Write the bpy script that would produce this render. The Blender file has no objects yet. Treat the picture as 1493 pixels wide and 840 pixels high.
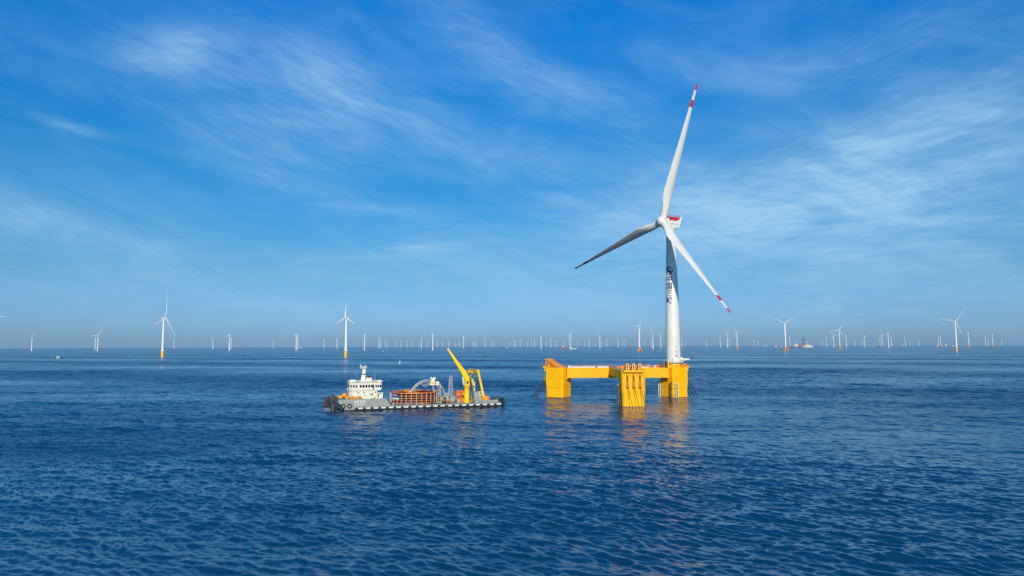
import bpy, bmesh, math, random
import numpy as np
from mathutils import Vector, Matrix
R = math.radians
random.seed(11)
sc = bpy.context.scene
col = sc.collection

# ------------------------------------------------------------------ camera
CAM_H = 33.4
cd = bpy.data.cameras.new('camera'); cam = bpy.data.objects.new('camera', cd); col.objects.link(cam)
cd.sensor_width = 36.0; cd.lens = 24.0; cd.clip_start = 1.0; cd.clip_end = 200000
_p, _r = R(4.72), R(-0.177)
_f = Vector((0, math.cos(_p), math.sin(_p))); _u0 = Vector((0, -math.sin(_p), math.cos(_p))); _x = Vector((1, 0, 0))
_rt = _x*math.cos(_r) + _u0*math.sin(_r); _up = -_x*math.sin(_r) + _u0*math.cos(_r)
M = Matrix((_rt, _up, -_f)).transposed().to_4x4(); M.translation = (0, 0, CAM_H)
cam.matrix_world = M
sc.camera = cam

# ------------------------------------------------------------------ light
SUN_EL, SUN_AZ = 24.0, 178.0          # azimuth clockwise from +Y: low, behind the camera, a little to the right
SKY_STRENGTH, SUN_STRENGTH = 0.115, 3.6
sc.view_settings.view_transform = 'Standard'; sc.view_settings.look = 'None'
sc.view_settings.exposure = 0.12; sc.view_settings.gamma = 1.0
sc.view_settings.use_curve_mapping = False
sc.cycles.use_denoising = False
ld = bpy.data.lights.new('sun', 'SUN'); lo = bpy.data.objects.new('sun', ld); col.objects.link(lo)
ld.energy = SUN_STRENGTH; ld.angle = R(0.53); ld.color = (1.0, 0.92, 0.78)
sd = Vector((math.sin(R(SUN_AZ))*math.cos(R(SUN_EL)), math.cos(R(SUN_AZ))*math.cos(R(SUN_EL)), math.sin(R(SUN_EL))))
lo.rotation_euler = sd.to_track_quat('Z', 'Y').to_euler()
lo.location = (0, -200, 400)

w = bpy.data.worlds.new('World'); sc.world = w; w.use_nodes = True
nt = w.node_tree; N = nt.nodes; L = nt.links
bg = N['Background']
def node(t, **kw):
    n = N.new(t)
    for k, v in kw.items(): setattr(n, k, v)
    return n
def val(x, sock):
    if isinstance(x, (int, float)): sock.default_value = x
    else: L.new(x, sock)
def mth(op, a, b=0.0, c=0.0, clamp=False):
    n = node('ShaderNodeMath', operation=op, use_clamp=clamp)
    val(a, n.inputs[0]); val(b, n.inputs[1]); val(c, n.inputs[2])
    return n.outputs[0]
sky = node('ShaderNodeTexSky', sky_type='NISHITA', sun_disc=False)
sky.sun_elevation = R(SUN_EL); sky.sun_rotation = R(SUN_AZ)
sky.altitude = 0; sky.air_density = 1.0; sky.dust_density = 0.35; sky.ozone_density = 3.0
hs = node('ShaderNodeHueSaturation'); hs.inputs['Saturation'].default_value = 1.22; hs.inputs['Value'].default_value = 1.0
L.new(sky.outputs[0], hs.inputs['Color'])
tc = node('ShaderNodeTexCoord')
sx = node('ShaderNodeSeparateXYZ'); L.new(tc.outputs['Generated'], sx.inputs[0])
az = mth('MULTIPLY', mth('ARCTAN2', sx.outputs[0], sx.outputs[1]), 57.2958)
el = mth('MULTIPLY', mth('ARCSINE', sx.outputs[2]), 57.2958)
# thin cirrus: veils at fixed bearings (degrees of azimuth and elevation), broken by stretched noise
def streak(scale, sxy, ang, detail=6.0, off=0.0):
    cx = node('ShaderNodeCombineXYZ'); L.new(az, cx.inputs[0]); L.new(el, cx.inputs[1]); cx.inputs[2].default_value = off
    mp = node('ShaderNodeMapping', vector_type='TEXTURE'); L.new(cx.outputs[0], mp.inputs[0])
    mp.inputs['Rotation'].default_value = (0, 0, R(ang)); mp.inputs['Scale'].default_value = (sxy[0], sxy[1], 1)
    nz = node('ShaderNodeTexNoise'); nz.inputs['Scale'].default_value = scale; nz.inputs['Detail'].default_value = detail
    nz.inputs['Roughness'].default_value = 0.62; nz.inputs['Distortion'].default_value = 0.5
    L.new(mp.outputs[0], nz.inputs['Vector'])
    return nz.outputs[0]
# the camera's strongly blue rendering of the clear sky, as a grade by elevation over the sky model
er = node('ShaderNodeMapRange', clamp=True); L.new(el, er.inputs[0]); er.inputs[1].default_value = 0; er.inputs[2].default_value = 90
cr = node('ShaderNodeValToRGB'); L.new(er.outputs[0], cr.inputs[0])
GRADE = [(0.0, (0.24, 0.43, 0.94)), (2.5, (0.26, 0.45, 0.84)), (5.5, (0.24, 0.49, 0.69)), (14.5, (0.055, 0.63, 0.86)), (26.0, (0.03, 0.86, 1.28)), (40.0, (0.06, 0.92, 1.28)), (60.0, (0.35, 1.05, 1.25)), (90.0, (0.6, 1.1, 1.25))]
while len(cr.color_ramp.elements) < len(GRADE): cr.color_ramp.elements.new(0.5)
for e_, (d_g, c_g) in zip(cr.color_ramp.elements, GRADE): e_.position = d_g/90; e_.color = (*c_g, 1)
gr = node('ShaderNodeMix', data_type='RGBA', blend_type='MULTIPLY'); gr.inputs[0].default_value = 1; L.new(hs.outputs[0], gr.inputs[6]); L.new(cr.outputs[0], gr.inputs[7])
n_soft = streak(0.30, (3.2, 1.0), -12, 5, 3.0)
n_up = streak(1.35, (4.5, 0.8), 14, 11, 9.0)      # fibres climbing to the right
n_dn = streak(1.35, (4.0, 0.8), -20, 11, 17.0)    # fibres falling to the right
n_fl = streak(1.5, (6.0, 0.7), 2, 11, 29.0)       # level fibres
FIB = {'u': n_up, 'd': n_dn, 'f': n_fl}
def ramp(x, a, b):
    n = node('ShaderNodeMapRange', clamp=True, interpolation_type='SMOOTHSTEP')
    L.new(x, n.inputs[0]); n.inputs[1].default_value = a; n.inputs[2].default_value = b
    return n.outputs[0]
soft = ramp(n_soft, 0.30, 0.72)
fib = {k: mth('MULTIPLY_ADD', ramp(v, 0.25, 0.85), 0.5, 0.5) for k, v in FIB.items()}
VEILS = [  # azimuth, elevation, half-width, half-height, tilt, strength, fibre
    (-27.0, 21.9, 4.2, 1.6, 26, 0.38, 'u'),
    (-19.0, 18.6, 11.0, 5.0, -4, 0.26, 'd'),
    (-15.0, 21.6, 3.6, 1.8, -22, 0.14, 'd'),
    (-20.0, 15.6, 6.0, 3.0, -30, 0.20, 'd'),
    (-9.0, 18.6, 13.0, 1.8, -16, 0.30, 'd'),
    (-2.5, 25.0, 7.0, 1.8, -26, 0.32, 'd'),
    (-4.0, 15.4, 9.0, 1.4, -9, 0.18, 'f'),
    (6.0, 19.6, 8.0, 2.0, -14, 0.26, 'd'),
    (15.5, 21.8, 7.0, 1.6, -16, 0.20, 'd'),
    (29.0, 21.4, 8.0, 1.8, 4, 0.26, 'u'),
    (36.0, 16.6, 8.0, 1.9, 10, 0.22, 'u'),
    (28.0, 14.0, 15.0, 3.6, 8, 0.36, 'u'),
    (22.0, 10.6, 17.0, 2.8, 6, 0.42, 'f'),
    (12.0, 11.6, 9.0, 2.2, 12, 0.26, 'u'),
    (33.0, 8.5, 14.0, 2.8, 3, 0.32, 'f'),
    (25.0, 12.0, 18.0, 6.0, 5, 0.20, 'f'),
    (-34.0, 8.4, 7.5, 1.9, -14, 0.34, 'd'),
    (-8.2, 7.9, 3.4, 0.45, 6, 0.36, 'f'),
    (-11.0, 11.2, 8.0, 0.5, 0, 0.18, 'f'),
    (-32.8, 15.2, 1.9, 0.40, -10, 0.36, 'f'),
    (4.6, 12.0, 2.0, 0.5, -14, 0.26, 'd'),
    (24.5, 2.6, 1.2, 0.25, 8, 0.18, 'f'), (29.5, 2.4, 1.2, 0.3, 4, 0.20, 'f'),
    (0.0, 5.0, 60.0, 5.5, 0, 0.26, 'f'),
]
tot = None
for (a0, e0, ra, re, tilt, s, k) in VEILS:
    dx = mth('SUBTRACT', az, a0); dy = mth('SUBTRACT', el, e0)
    c, sn = math.cos(R(tilt)), math.sin(R(tilt))
    uu = mth('MULTIPLY_ADD', dx, c/ra, mth('MULTIPLY', dy, sn/ra))
    vv = mth('MULTIPLY_ADD', dy, c/re, mth('MULTIPLY', dx, -sn/re))
    q = mth('MULTIPLY_ADD', uu, uu, mth('MULTIPLY', vv, vv))
    g = mth('MULTIPLY', mth('EXPONENT', mth('MULTIPLY', q, -1.0)), s)
    g = mth('MULTIPLY', g, fib[k])
    tot = g if tot is None else mth('ADD', tot, g)
# a faint all-over veil so that the rest of the dome is not bare
tot = mth('ADD', tot, mth('MULTIPLY', soft, 0.07))
dens = mth('MINIMUM', mth('MULTIPLY', tot, mth('MULTIPLY_ADD', soft, 0.75, 0.65)), 0.85)
mx = node('ShaderNodeMix', data_type='RGBA'); L.new(dens, mx.inputs[0])
L.new(gr.outputs[2], mx.inputs[6]); mx.inputs[7].default_value = (3.1, 5.2, 7.2, 1)
L.new(mx.outputs[2], bg.inputs['Color']); bg.inputs['Strength'].default_value = SKY_STRENGTH
w.cycles.sampling_method = 'MANUAL'; w.cycles.sample_map_resolution = 512

# ------------------------------------------------------------------ materials
def mat(name, base, rough=0.5, metal=0.0, var=0.12, vscale=0.4, streaks=0.0, spec=0.5, dirt=(0.25, 0.16, 0.08), seams=0.0):
    """painted surface with a slow colour variation and, if asked, vertical rust and dirt runs"""
    m = bpy.data.materials.new(name); m.use_nodes = True
    t = m.node_tree; n = t.nodes; l = t.links; b = n['Principled BSDF']
    b.inputs['Roughness'].default_value = rough; b.inputs['Metallic'].default_value = metal
    b.inputs['Specular IOR Level'].default_value = spec
    tx = n.new('ShaderNodeTexCoord')
    nz = n.new('ShaderNodeTexNoise'); nz.inputs['Scale'].default_value = vscale; nz.inputs['Detail'].default_value = 6
    l.new(tx.outputs['Object'], nz.inputs['Vector'])
    mr = n.new('ShaderNodeMapRange'); mr.inputs[1].default_value = 0.25; mr.inputs[2].default_value = 0.75
    mr.inputs[3].default_value = 1-var; mr.inputs[4].default_value = 1+var*0.5
    l.new(nz.outputs[0], mr.inputs[0])
    mu = n.new('ShaderNodeMix'); mu.data_type = 'RGBA'; mu.blend_type = 'MULTIPLY'; mu.inputs[0].default_value = 1
    mu.inputs[6].default_value = (*base, 1); l.new(mr.outputs[0], mu.inputs[7])
    out = mu.outputs[2]
    if streaks > 0:
        mp = n.new('ShaderNodeMapping'); mp.inputs['Scale'].default_value = (1.6, 1.6, 0.13)
        l.new(tx.outputs['Object'], mp.inputs[0])
        s = n.new('ShaderNodeTexNoise'); s.inputs['Scale'].default_value = 0.8; s.inputs['Detail'].default_value = 7; s.inputs['Roughness'].default_value = 0.65
        l.new(mp.outputs[0], s.inputs['Vector'])
        r2 = n.new('ShaderNodeMapRange'); r2.inputs[1].default_value = 0.55; r2.inputs[2].default_value = 0.78; r2.inputs[4].default_value = streaks
        l.new(s.outputs[0], r2.inputs[0])
        m2 = n.new('ShaderNodeMix'); m2.data_type = 'RGBA'; l.new(r2.outputs[0], m2.inputs[0])
        l.new(out, m2.inputs[6]); m2.inputs[7].default_value = (*dirt, 1); out = m2.outputs[2]
    if seams > 0:       # welds between the plates
        sp_ = n.new('ShaderNodeSeparateXYZ'); l.new(tx.outputs['Object'], sp_.inputs[0]); prev = None
        for ax_, per in ((0, 4.1), (1, 4.3), (2, 3.1)):
            md = n.new('ShaderNodeMath'); md.operation = 'PINGPONG'; l.new(sp_.outputs[ax_], md.inputs[0]); md.inputs[1].default_value = per/2
            lt_ = n.new('ShaderNodeMath'); lt_.operation = 'LESS_THAN'; l.new(md.outputs[0], lt_.inputs[0]); lt_.inputs[1].default_value = 0.07
            if prev is None: prev = lt_.outputs[0]
            else:
                mxm = n.new('ShaderNodeMath'); mxm.operation = 'MAXIMUM'; l.new(prev, mxm.inputs[0]); l.new(lt_.outputs[0], mxm.inputs[1]); prev = mxm.outputs[0]
        ms_ = n.new('ShaderNodeMath'); ms_.operation = 'MULTIPLY'; l.new(prev, ms_.inputs[0]); ms_.inputs[1].default_value = seams
        m3 = n.new('ShaderNodeMix'); m3.data_type = 'RGBA'; l.new(ms_.outputs[0], m3.inputs[0]); l.new(out, m3.inputs[6]); m3.inputs[7].default_value = (*dirt, 1); out = m3.outputs[2]
    l.new(out, b.inputs['Base Color'])
    return m
MAT = dict(
    yellow=mat('yellow_marine_paint', (1.0, 0.495, 0.001), 0.45, var=0.13, vscale=0.22, seams=0.2, streaks=0.30, dirt=(0.60, 0.24, 0.01), spec=0.18),
    crane=mat('crane_yellow', (0.98, 0.60, 0.001), 0.42, spec=0.2, var=0.08, streaks=0.1, dirt=(0.4, 0.2, 0.02)),
    orange=mat('orange_steel', (0.74, 0.20, 0.015), 0.5, var=0.25, vscale=0.8, streaks=0.35, dirt=(0.2, 0.06, 0.02)),
    buoy=mat('buoy_orange', (0.85, 0.33, 0.01), 0.45, var=0.2, vscale=1.2),
    rust=mat('rusty_steel', (0.22, 0.085, 0.035), 0.75, var=0.4, vscale=0.9),
    maroon=mat('dark_red_steel', (0.12, 0.025, 0.015), 0.7, var=0.4, vscale=0.9),
    white=mat('white_turbine_paint', (0.76, 0.745, 0.66), 0.38, var=0.06, vscale=0.08, streaks=0.16, dirt=(0.5, 0.46, 0.38)),
    far_white=mat('far_white_paint', (0.80, 0.80, 0.78), 0.45, var=0.03, vscale=0.05),
    blade=mat('blade_gelcoat', (0.74, 0.73, 0.65), 0.32, var=0.05, vscale=0.06, streaks=0.06, dirt=(0.45, 0.43, 0.36)),
    red=mat('signal_red_paint', (0.62, 0.012, 0.03), 0.4, var=0.08),
    navy=mat('navy_lettering', (0.008, 0.04, 0.17), 0.45, var=0.05),
    redletter=mat('red_lettering', (0.35, 0.03, 0.02), 0.5, var=0.15),
    greyletter=mat('grey_lettering', (0.35, 0.35, 0.33), 0.5),
    dark=mat('dark_steel', (0.03, 0.032, 0.035), 0.6, var=0.3),
    chain=mat('chain_steel', (0.035, 0.028, 0.028), 0.65, var=0.3, vscale=3),
    rubber=mat('black_rubber', (0.012, 0.013, 0.014), 0.7, var=0.3, vscale=2),
    hull=mat('grey_hull_paint', (0.30, 0.32, 0.295), 0.5, var=0.25, vscale=0.5, streaks=0.65, dirt=(0.16, 0.12, 0.08)),
    deck=mat('deck_paint', (0.16, 0.17, 0.155), 0.7, var=0.35, vscale=0.5),
    leg=mat('weathered_leg', (0.10, 0.072, 0.055), 0.7, var=0.4, vscale=0.8, streaks=0.3),
    boot=mat('antifouling', (0.035, 0.03, 0.028), 0.6, var=0.4),
    house=mat('superstructure_white', (0.76, 0.72, 0.59), 0.42, var=0.06, vscale=0.5, streaks=0.16, dirt=(0.45, 0.33, 0.18)),
    glass=mat('window_glass', (0.012, 0.016, 0.02), 0.08, var=0.1, spec=0.8),
    greygreen=mat('machinery_grey', (0.33, 0.36, 0.31), 0.55, var=0.25, vscale=0.8, streaks=0.3),
    galv=mat('galvanised_steel', (0.46, 0.49, 0.49), 0.45, var=0.15, vscale=1.0),
    cream=mat('cream_paint', (0.75, 0.70, 0.48), 0.5, var=0.15),
    cable=mat('coiled_cable', (0.06, 0.05, 0.045), 0.6, var=0.3, vscale=2),
    blue=mat('blue_board', (0.015, 0.06, 0.42), 0.5, var=0.1),
    offwhite=mat('white_marking', (0.72, 0.72, 0.69), 0.5, var=0.15, vscale=1.5),
    redhull=mat('red_hull', (0.45, 0.05, 0.03), 0.5, var=0.2, vscale=0.2),
    bluehull=mat('blue_hull', (0.04, 0.06, 0.14), 0.5, var=0.2, vscale=0.2),
)

# ------------------------------------------------------------------ mesh builder
class MB:
    def __init__(s): s.v = []; s.f = []; s.m = []; s.sm = []
    def add(s, vs, fs, mi=0, smooth=False):
        o = len(s.v); s.v += [tuple(v) for v in vs]
        for f in fs: s.f.append([i+o for i in f]); s.m.append(mi); s.sm.append(smooth)
    def box(s, c, d, rz=0.0, mi=0, ry=0.0, rx=0.0):
        hx, hy, hz = d[0]/2, d[1]/2, d[2]/2
        T = Matrix.Rotation(rz, 3, 'Z') @ Matrix.Rotation(ry, 3, 'Y') @ Matrix.Rotation(rx, 3, 'X'); c = Vector(c)
        vs = [c + T @ Vector((x*hx, y*hy, z*hz)) for x in (-1, 1) for y in (-1, 1) for z in (-1, 1)]
        s.add(vs, [(0,1,3,2), (4,6,7,5), (0,4,5,1), (2,3,7,6), (0,2,6,4), (1,5,7,3)], mi)
    def b2(s, lo, hi, mi=0):
        s.box([(a+b)/2 for a, b in zip(lo, hi)], [abs(b-a) for a, b in zip(lo, hi)], mi=mi)
    def tube(s, pts, r, n=8, mi=0, cap=True, smooth=True):
        pts = [Vector(p) for p in pts]
        rs = r if isinstance(r, (list, tuple)) else [r]*len(pts)
        vs = []; pu = None
        for i, p in enumerate(pts):
            d = (pts[min(i+1, len(pts)-1)] - pts[max(i-1, 0)]).normalized()
            if pu is None:
                pu = d.orthogonal().normalized() if abs(d.z) > .99 else d.cross(Vector((0, 0, 1))).normalized()
            pu = (pu - d*pu.dot(d)).normalized(); q = d.cross(pu)
            for k in range(n):
                t = 2*math.pi*(k+.5)/n
                vs.append(p + (pu*math.cos(t) + q*math.sin(t))*rs[i])
        fs = []
        for i in range(len(pts)-1):
            for k in range(n):
                a = i*n+k; b = i*n+(k+1) % n
                fs.append((a, b, b+n, a+n))
        s.add(vs, fs, mi, smooth and n > 5)
        if cap:
            s.add(vs[:n], [tuple(range(n-1, -1, -1))], mi); s.add(vs[-n:], [tuple(range(n))], mi)
    def bar(s, a, b, w, mi=0, h=None):
        a, b = Vector(a), Vector(b); d = (b-a); ln = d.length; d.normalize()
        u = d.orthogonal().normalized() if abs(d.z) > .98 else d.cross(Vector((0, 0, 1))).normalized()
        q = u.cross(d); hw = w/2; hh = (h or w)/2
        vs = [p + u*x*hw + q*y*hh for p in (a, b) for x, y in ((-1, -1), (1, -1), (1, 1), (-1, 1))]
        s.add(vs, [(3,2,1,0), (4,5,6,7), (0,1,5,4), (1,2,6,5), (2,3,7,6), (3,0,4,7)], mi)
    def lathe(s, prof, n=32, mi=0, c=(0, 0, 0), cap=True, smooth=True, sweep=(0, 2*math.pi)):
        full = abs(sweep[1]-sweep[0]-2*math.pi) < 1e-6; m = n if full else n+1
        vs = []
        for (r, z) in prof:
            for k in range(m):
                t = sweep[0] + (sweep[1]-sweep[0])*k/n
                vs.append((c[0]+r*math.cos(t), c[1]+r*math.sin(t), c[2]+z))
        fs = []
        for i in range(len(prof)-1):
            for k in range(n):
                a = i*m+k; b = i*m+((k+1) % m)
                fs.append((a, b, b+m, a+m))
        s.add(vs, fs, mi, smooth)
        if cap and full:
            s.add(vs[:m], [tuple(range(m-1, -1, -1))], mi); s.add(vs[-m:], [tuple(range(m))], mi)
    def prism(s, poly, z0, z1, mi=0, top=None):
        n = len(poly); tp = top or poly
        vs = [(x, y, z0) for x, y in poly] + [(x, y, z1) for x, y in tp]
        fs = [tuple(range(n-1, -1, -1)), tuple(range(n, 2*n))] + [(i, (i+1) % n, (i+1) % n+n, i+n) for i in range(n)]
        s.add(vs, fs, mi)
    def ext(s, prof, axis, a, b, mi=0):
        """profile of (u, z) extruded along 'x' or 'y' from a to b"""
        n = len(prof)
        mk = (lambda u, z, t: (t, u, z)) if axis == 'x' else (lambda u, z, t: (u, t, z))
        vs = [mk(u, z, a) for u, z in prof] + [mk(u, z, b) for u, z in prof]
        fs = [tuple(range(n)), tuple(range(2*n-1, n-1, -1))] + [(i, i+n, (i+1) % n+n, (i+1) % n) for i in range(n)]
        s.add(vs, fs, mi)
    def ball(s, c, r, sc3=(1, 1, 1), n=12, mi=0):
        prof = []
        vs = []; rings = 8
        for i in range(1, rings):
            t = math.pi*i/rings
            for k in range(n):
                p = 2*math.pi*k/n
                vs.append((c[0]+r*sc3[0]*math.sin(t)*math.cos(p), c[1]+r*sc3[1]*math.sin(t)*math.sin(p), c[2]-r*sc3[2]*math.cos(t)))
        o = len(vs); vs += [(c[0], c[1], c[2]-r*sc3[2]), (c[0], c[1], c[2]+r*sc3[2])]
        fs = [(i*n+k, i*n+(k+1) % n, (i+1)*n+(k+1) % n, (i+1)*n+k) for i in range(rings-2) for k in range(n)]
        fs += [(o, (k+1) % n, k) for k in range(n)] + [((rings-2)*n+k, (rings-2)*n+(k+1) % n, o+1) for k in range(n)]
        s.add(vs, fs, mi, True)
    def mesh(s, name, mats):
        me = bpy.data.meshes.new(name); me.from_pydata(s.v, [], s.f)
        for m in (mats if isinstance(mats, (list, tuple)) else [mats]): me.materials.append(MAT[m])
        me.polygons.foreach_set('material_index', s.m); me.polygons.foreach_set('use_smooth', s.sm)
        me.validate(); bm = bmesh.new(); bm.from_mesh(me); bmesh.ops.recalc_face_normals(bm, faces=bm.faces); bm.to_mesh(me); bm.free()
        me.update()
        return me
    def split(s, name, mats, parent=None, bevel=0.0):
        """one object per separate piece"""
        par = list(range(len(s.v)))
        def find(i):
            while par[i] != i: par[i] = par[par[i]]; i = par[i]
            return i
        for f in s.f:
            for i in f[1:]: par[find(i)] = find(f[0])
        isl = {}
        for k, f in enumerate(s.f): isl.setdefault(find(f[0]), []).append(k)
        keys = list(isl); bb = []
        for q in keys:
            P = np.array([s.v[i] for k in isl[q] for i in s.f[k]]); bb.append((P.min(0)-.01, P.max(0)+.01))
        up = list(range(len(keys)))
        def top(i):
            while up[i] != i: i = up[i]
            return i
        for i in range(len(keys)):          # pieces that touch stay together
            for j in range(i):
                if (bb[i][0] <= bb[j][1]).all() and (bb[j][0] <= bb[i][1]).all(): up[top(i)] = top(j)
        groups = {}
        for i, q in enumerate(keys): groups.setdefault(top(i), []).extend(isl[q])
        out = []
        for ks in groups.values():
            m = MB(); mp = {}
            for k in ks:
                nf = []
                for i in s.f[k]:
                    if i not in mp: mp[i] = len(m.v); m.v.append(s.v[i])
                    nf.append(mp[i])
                m.f.append(nf); m.m.append(s.m[k]); m.sm.append(s.sm[k])
            out.append(m.build(name, mats, parent, bevel))
        return out
    def build(s, name, mats, parent=None, bevel=0.0, label=None):
        o = bpy.data.objects.new(name, s.mesh(name, mats)); col.objects.link(o)
        if parent: o.parent = parent
        if bevel:
            b = o.modifiers.new('edge', 'BEVEL'); b.width = bevel; b.segments = 2; b.limit_method = 'ANGLE'; b.angle_limit = R(40)
        if label: o['label'] = label
        return o
def tag(o, label, cat, group=None, kind=None):
    if label: o['label'] = label
    if cat: o['category'] = cat
    if group: o['group'] = group
    if kind: o['kind'] = kind
    return o
def thing(name, label, cat, loc=(0, 0, 0), rz=0.0, group=None):
    o = bpy.data.objects.new(name, None); col.objects.link(o)
    o.location = loc; o.rotation_euler = (0, 0, rz); o.empty_display_size = 1
    return tag(o, label, cat, group)
def rotz(p, a):
    c, s = math.cos(a), math.sin(a)
    return Vector((p[0]*c-p[1]*s, p[0]*s+p[1]*c, p[2] if len(p) > 2 else 0))
def railing(mb, pts, h=1.1, step=2.0, r=0.05, mi=0, closed=False):
    P = [Vector(p) for p in pts] + ([Vector(pts[0])] if closed else [])
    for a, b in zip(P[:-1], P[1:]):
        for hh in (h, h*.55): mb.bar(a+Vector((0, 0, hh)), b+Vector((0, 0, hh)), r*2, mi)
        k = max(1, int((b-a).length/step))
        for i in range(k+1):
            q = a.lerp(b, i/k); mb.bar(q, q+Vector((0, 0, h)), r*2, mi)
EARTH = 7.4e6      # effective radius: the sea curves away with distance
def sea_z(x, y): return -(x*x+y*y)/(2*EARTH)

# ------------------------------------------------------------------ sea: one curved sheet with real waves
def make_tile(n, size, lam_lo, lam_hi, slope, seed, wind, spread):
    """random wave field on a repeating square, wavelengths lam_lo..lam_hi, scaled to an rms slope"""
    rng = np.random.default_rng(seed)
    k = 2*np.pi*np.fft.fftfreq(n, size/n); kx, ky = np.meshgrid(k, k, indexing='ij'); kk = np.hypot(kx, ky); kk[0, 0] = 1e-9
    lam = 2*np.pi/kk
    th = np.arctan2(ky, kx) - wind
    d = np.abs(np.cos(th))**spread + 0.04
    amp = np.where((lam > lam_lo) & (lam <= lam_hi), kk**-1.9*d, 0.0)
    spec = amp*(rng.normal(size=(n, n)) + 1j*rng.normal(size=(n, n)))
    hgt = np.fft.ifft2(spec).real
    gx = np.gradient(hgt, size/n, axis=0); gy = np.gradient(hgt, size/n, axis=1)
    return hgt*slope/np.sqrt((gx**2+gy**2).mean())
def sample(t, size, x, y):
    n = t.shape[0]; u = (x/size % 1)*n; v = (y/size % 1)*n
    i = np.floor(u).astype(int); j = np.floor(v).astype(int); fu = u-i; fv = v-j
    i %= n; j %= n; i1 = (i+1) % n; j1 = (j+1) % n
    return t[i, j]*(1-fu)*(1-fv)+t[i1, j]*fu*(1-fv)+t[i, j1]*(1-fu)*fv+t[i1, j1]*fu*fv
def build_sea():
    rs = [8.0, 25.0, 45.0, 60.0]; r = 66.0
    while r < 26000:
        rs.append(r); r += max(0.45, r*0.0026) if r < 3200 else r*0.02
    rs = np.array(rs)
    fine = np.linspace(R(-50), R(50), 1800); coarse = np.linspace(R(50), R(310), 66)[1:-1]
    th = np.concatenate([fine, coarse])          # bearing clockwise from +Y
    nr, nc = len(rs), len(th)
    rr, tt = np.meshgrid(rs, th, indexing='ij')
    x = rr*np.sin(tt); y = rr*np.cos(tt); z = -(rr**2)/(2*EARTH)
    spacing = np.maximum(np.gradient(rs), rs*R(100)/1800)[:, None]
    outside = np.where(np.abs(np.where(tt > np.pi, tt-2*np.pi, tt)) > R(50.5), 0.0, 1.0)
    SPEC = [(22, 75, 0.034, 613.0, R(86), 4), (9, 22, 0.055, 311.0, R(78), 4), (4.5, 9, 0.082, 173.0, R(98), 3.5), (2.4, 4.5, 0.115, 97.0, R(84), 3), (1.2, 2.4, 0.175, 61.0, R(95), 2.6)]
    missing = np.zeros_like(rr)
    near = 0.58+0.42*np.clip((rr-110)/190, 0, 1)       # a lull: shorter, lower chop in this stretch of water
    # slow patches of livelier and calmer water
    patch = make_tile(256, 1500.0, 120, 900, 1.0, 5, R(80), 0.5); patch = patch/patch.std()
    patch2 = make_tile(256, 420.0, 30, 300, 1.0, 8, R(85), 1.0); patch2 = patch2/patch2.std()
    pw = np.clip(1+0.20*sample(patch, 1500.0, x, y*0.6)+0.20*sample(patch2, 420.0, x*0.5, y), 0.45, 1.6)
    for q, (lo, hi, sl, size, wd, spd) in enumerate(SPEC):
        t = make_tile(256, size, lo, hi, sl, 40+q, wd, spd)
        keep = np.clip((lo*1.5/spacing-1.6)/1.4, 0, 1)*outside
        a = R(11*q); xr = x*math.cos(a)-y*math.sin(a); yr = x*math.sin(a)+y*math.cos(a)
        z += sample(t, size, xr, yr)*keep*pw*(near if lo in (4.5, 9, 22) else 1.0)
        missing += (sl*pw)**2*(1-keep**2)
    rough = np.clip(np.sqrt(np.sqrt(2*missing)*0.26), 0.0, 0.24)
    rough *= np.clip(1+0.22*sample(patch2, 420.0, x*0.45, y), 0.5, 1.5)
    rough = np.sqrt(0.055**2 + rough**2)
    def box_dist(cx, cy, ang, x0, x1, y0, y1):
        c, s = math.cos(ang), math.sin(ang); u = (x-cx)*c+(y-cy)*s; v = -(x-cx)*s+(y-cy)*c
        du = np.maximum(np.maximum(x0-u, u-x1), 0); dv = np.maximum(np.maximum(y0-v, v-y1), 0); return np.hypot(du, dv)
    wash = np.zeros_like(rr)
    for (lx, ly, an_) in ((0, -41.9, 0), (36.3, 20.9, 120), (-36.3, 20.9, -120)):
        q = R(-1.0); px_ = 65+lx*math.cos(q)-ly*math.sin(q); py_ = 412+lx*math.sin(q)+ly*math.cos(q)
        wash = np.maximum(wash, 0.75*np.exp(-box_dist(px_, py_, q+R(an_), -6, 6, -6, 6)/1.3))
    wash = np.maximum(wash, 0.8*np.exp(-box_dist(-86, 347, math.atan2(26, 79), 1.5, 84, 0, 28)/1.2))
    wash = np.maximum(wash, 0.9*np.exp(-box_dist(-86, 347, math.atan2(26, 79), -7, 0, 2, 27)/2.5))
    verts = np.stack([x, y, z], -1).reshape(-1, 3)
    a = (np.arange(nr-1)[:, None]*nc + np.arange(nc)[None, :]); b = (np.arange(nr-1)[:, None]*nc + (np.arange(nc)[None, :]+1) % nc)
    quads = np.stack([a, a+nc, b+nc, b], -1).reshape(-1, 4)
    ctr = len(verts); verts = np.vstack([verts, [[0, 0, 0]]])
    tris = np.stack([np.full(nc, ctr), np.arange(nc), (np.arange(nc)+1) % nc], -1)
    me = bpy.data.meshes.new('sea')
    me.vertices.add(len(verts)); me.vertices.foreach_set('co', verts.astype(np.float32).ravel())
    loops = np.concatenate([quads.ravel(), tris.ravel()]).astype(np.int32)
    me.loops.add(len(loops)); me.loops.foreach_set('vertex_index', loops)
    st = np.concatenate([np.arange(len(quads))*4, len(quads)*4+np.arange(len(tris))*3]).astype(np.int32)
    me.polygons.add(len(st)); me.polygons.foreach_set('loop_start', st)
    me.polygons.foreach_set('use_smooth', np.ones(len(st), bool))
    me.update(calc_edges=True)
    at = me.attributes.new('chop', 'FLOAT', 'POINT'); at.data.foreach_set('value', np.append(rough.ravel(), 0.12).astype(np.float32))
    aw = me.attributes.new('wash', 'FLOAT', 'POINT'); aw.data.foreach_set('value', np.append(wash.ravel(), 0).astype(np.float32))
    return me
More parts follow.
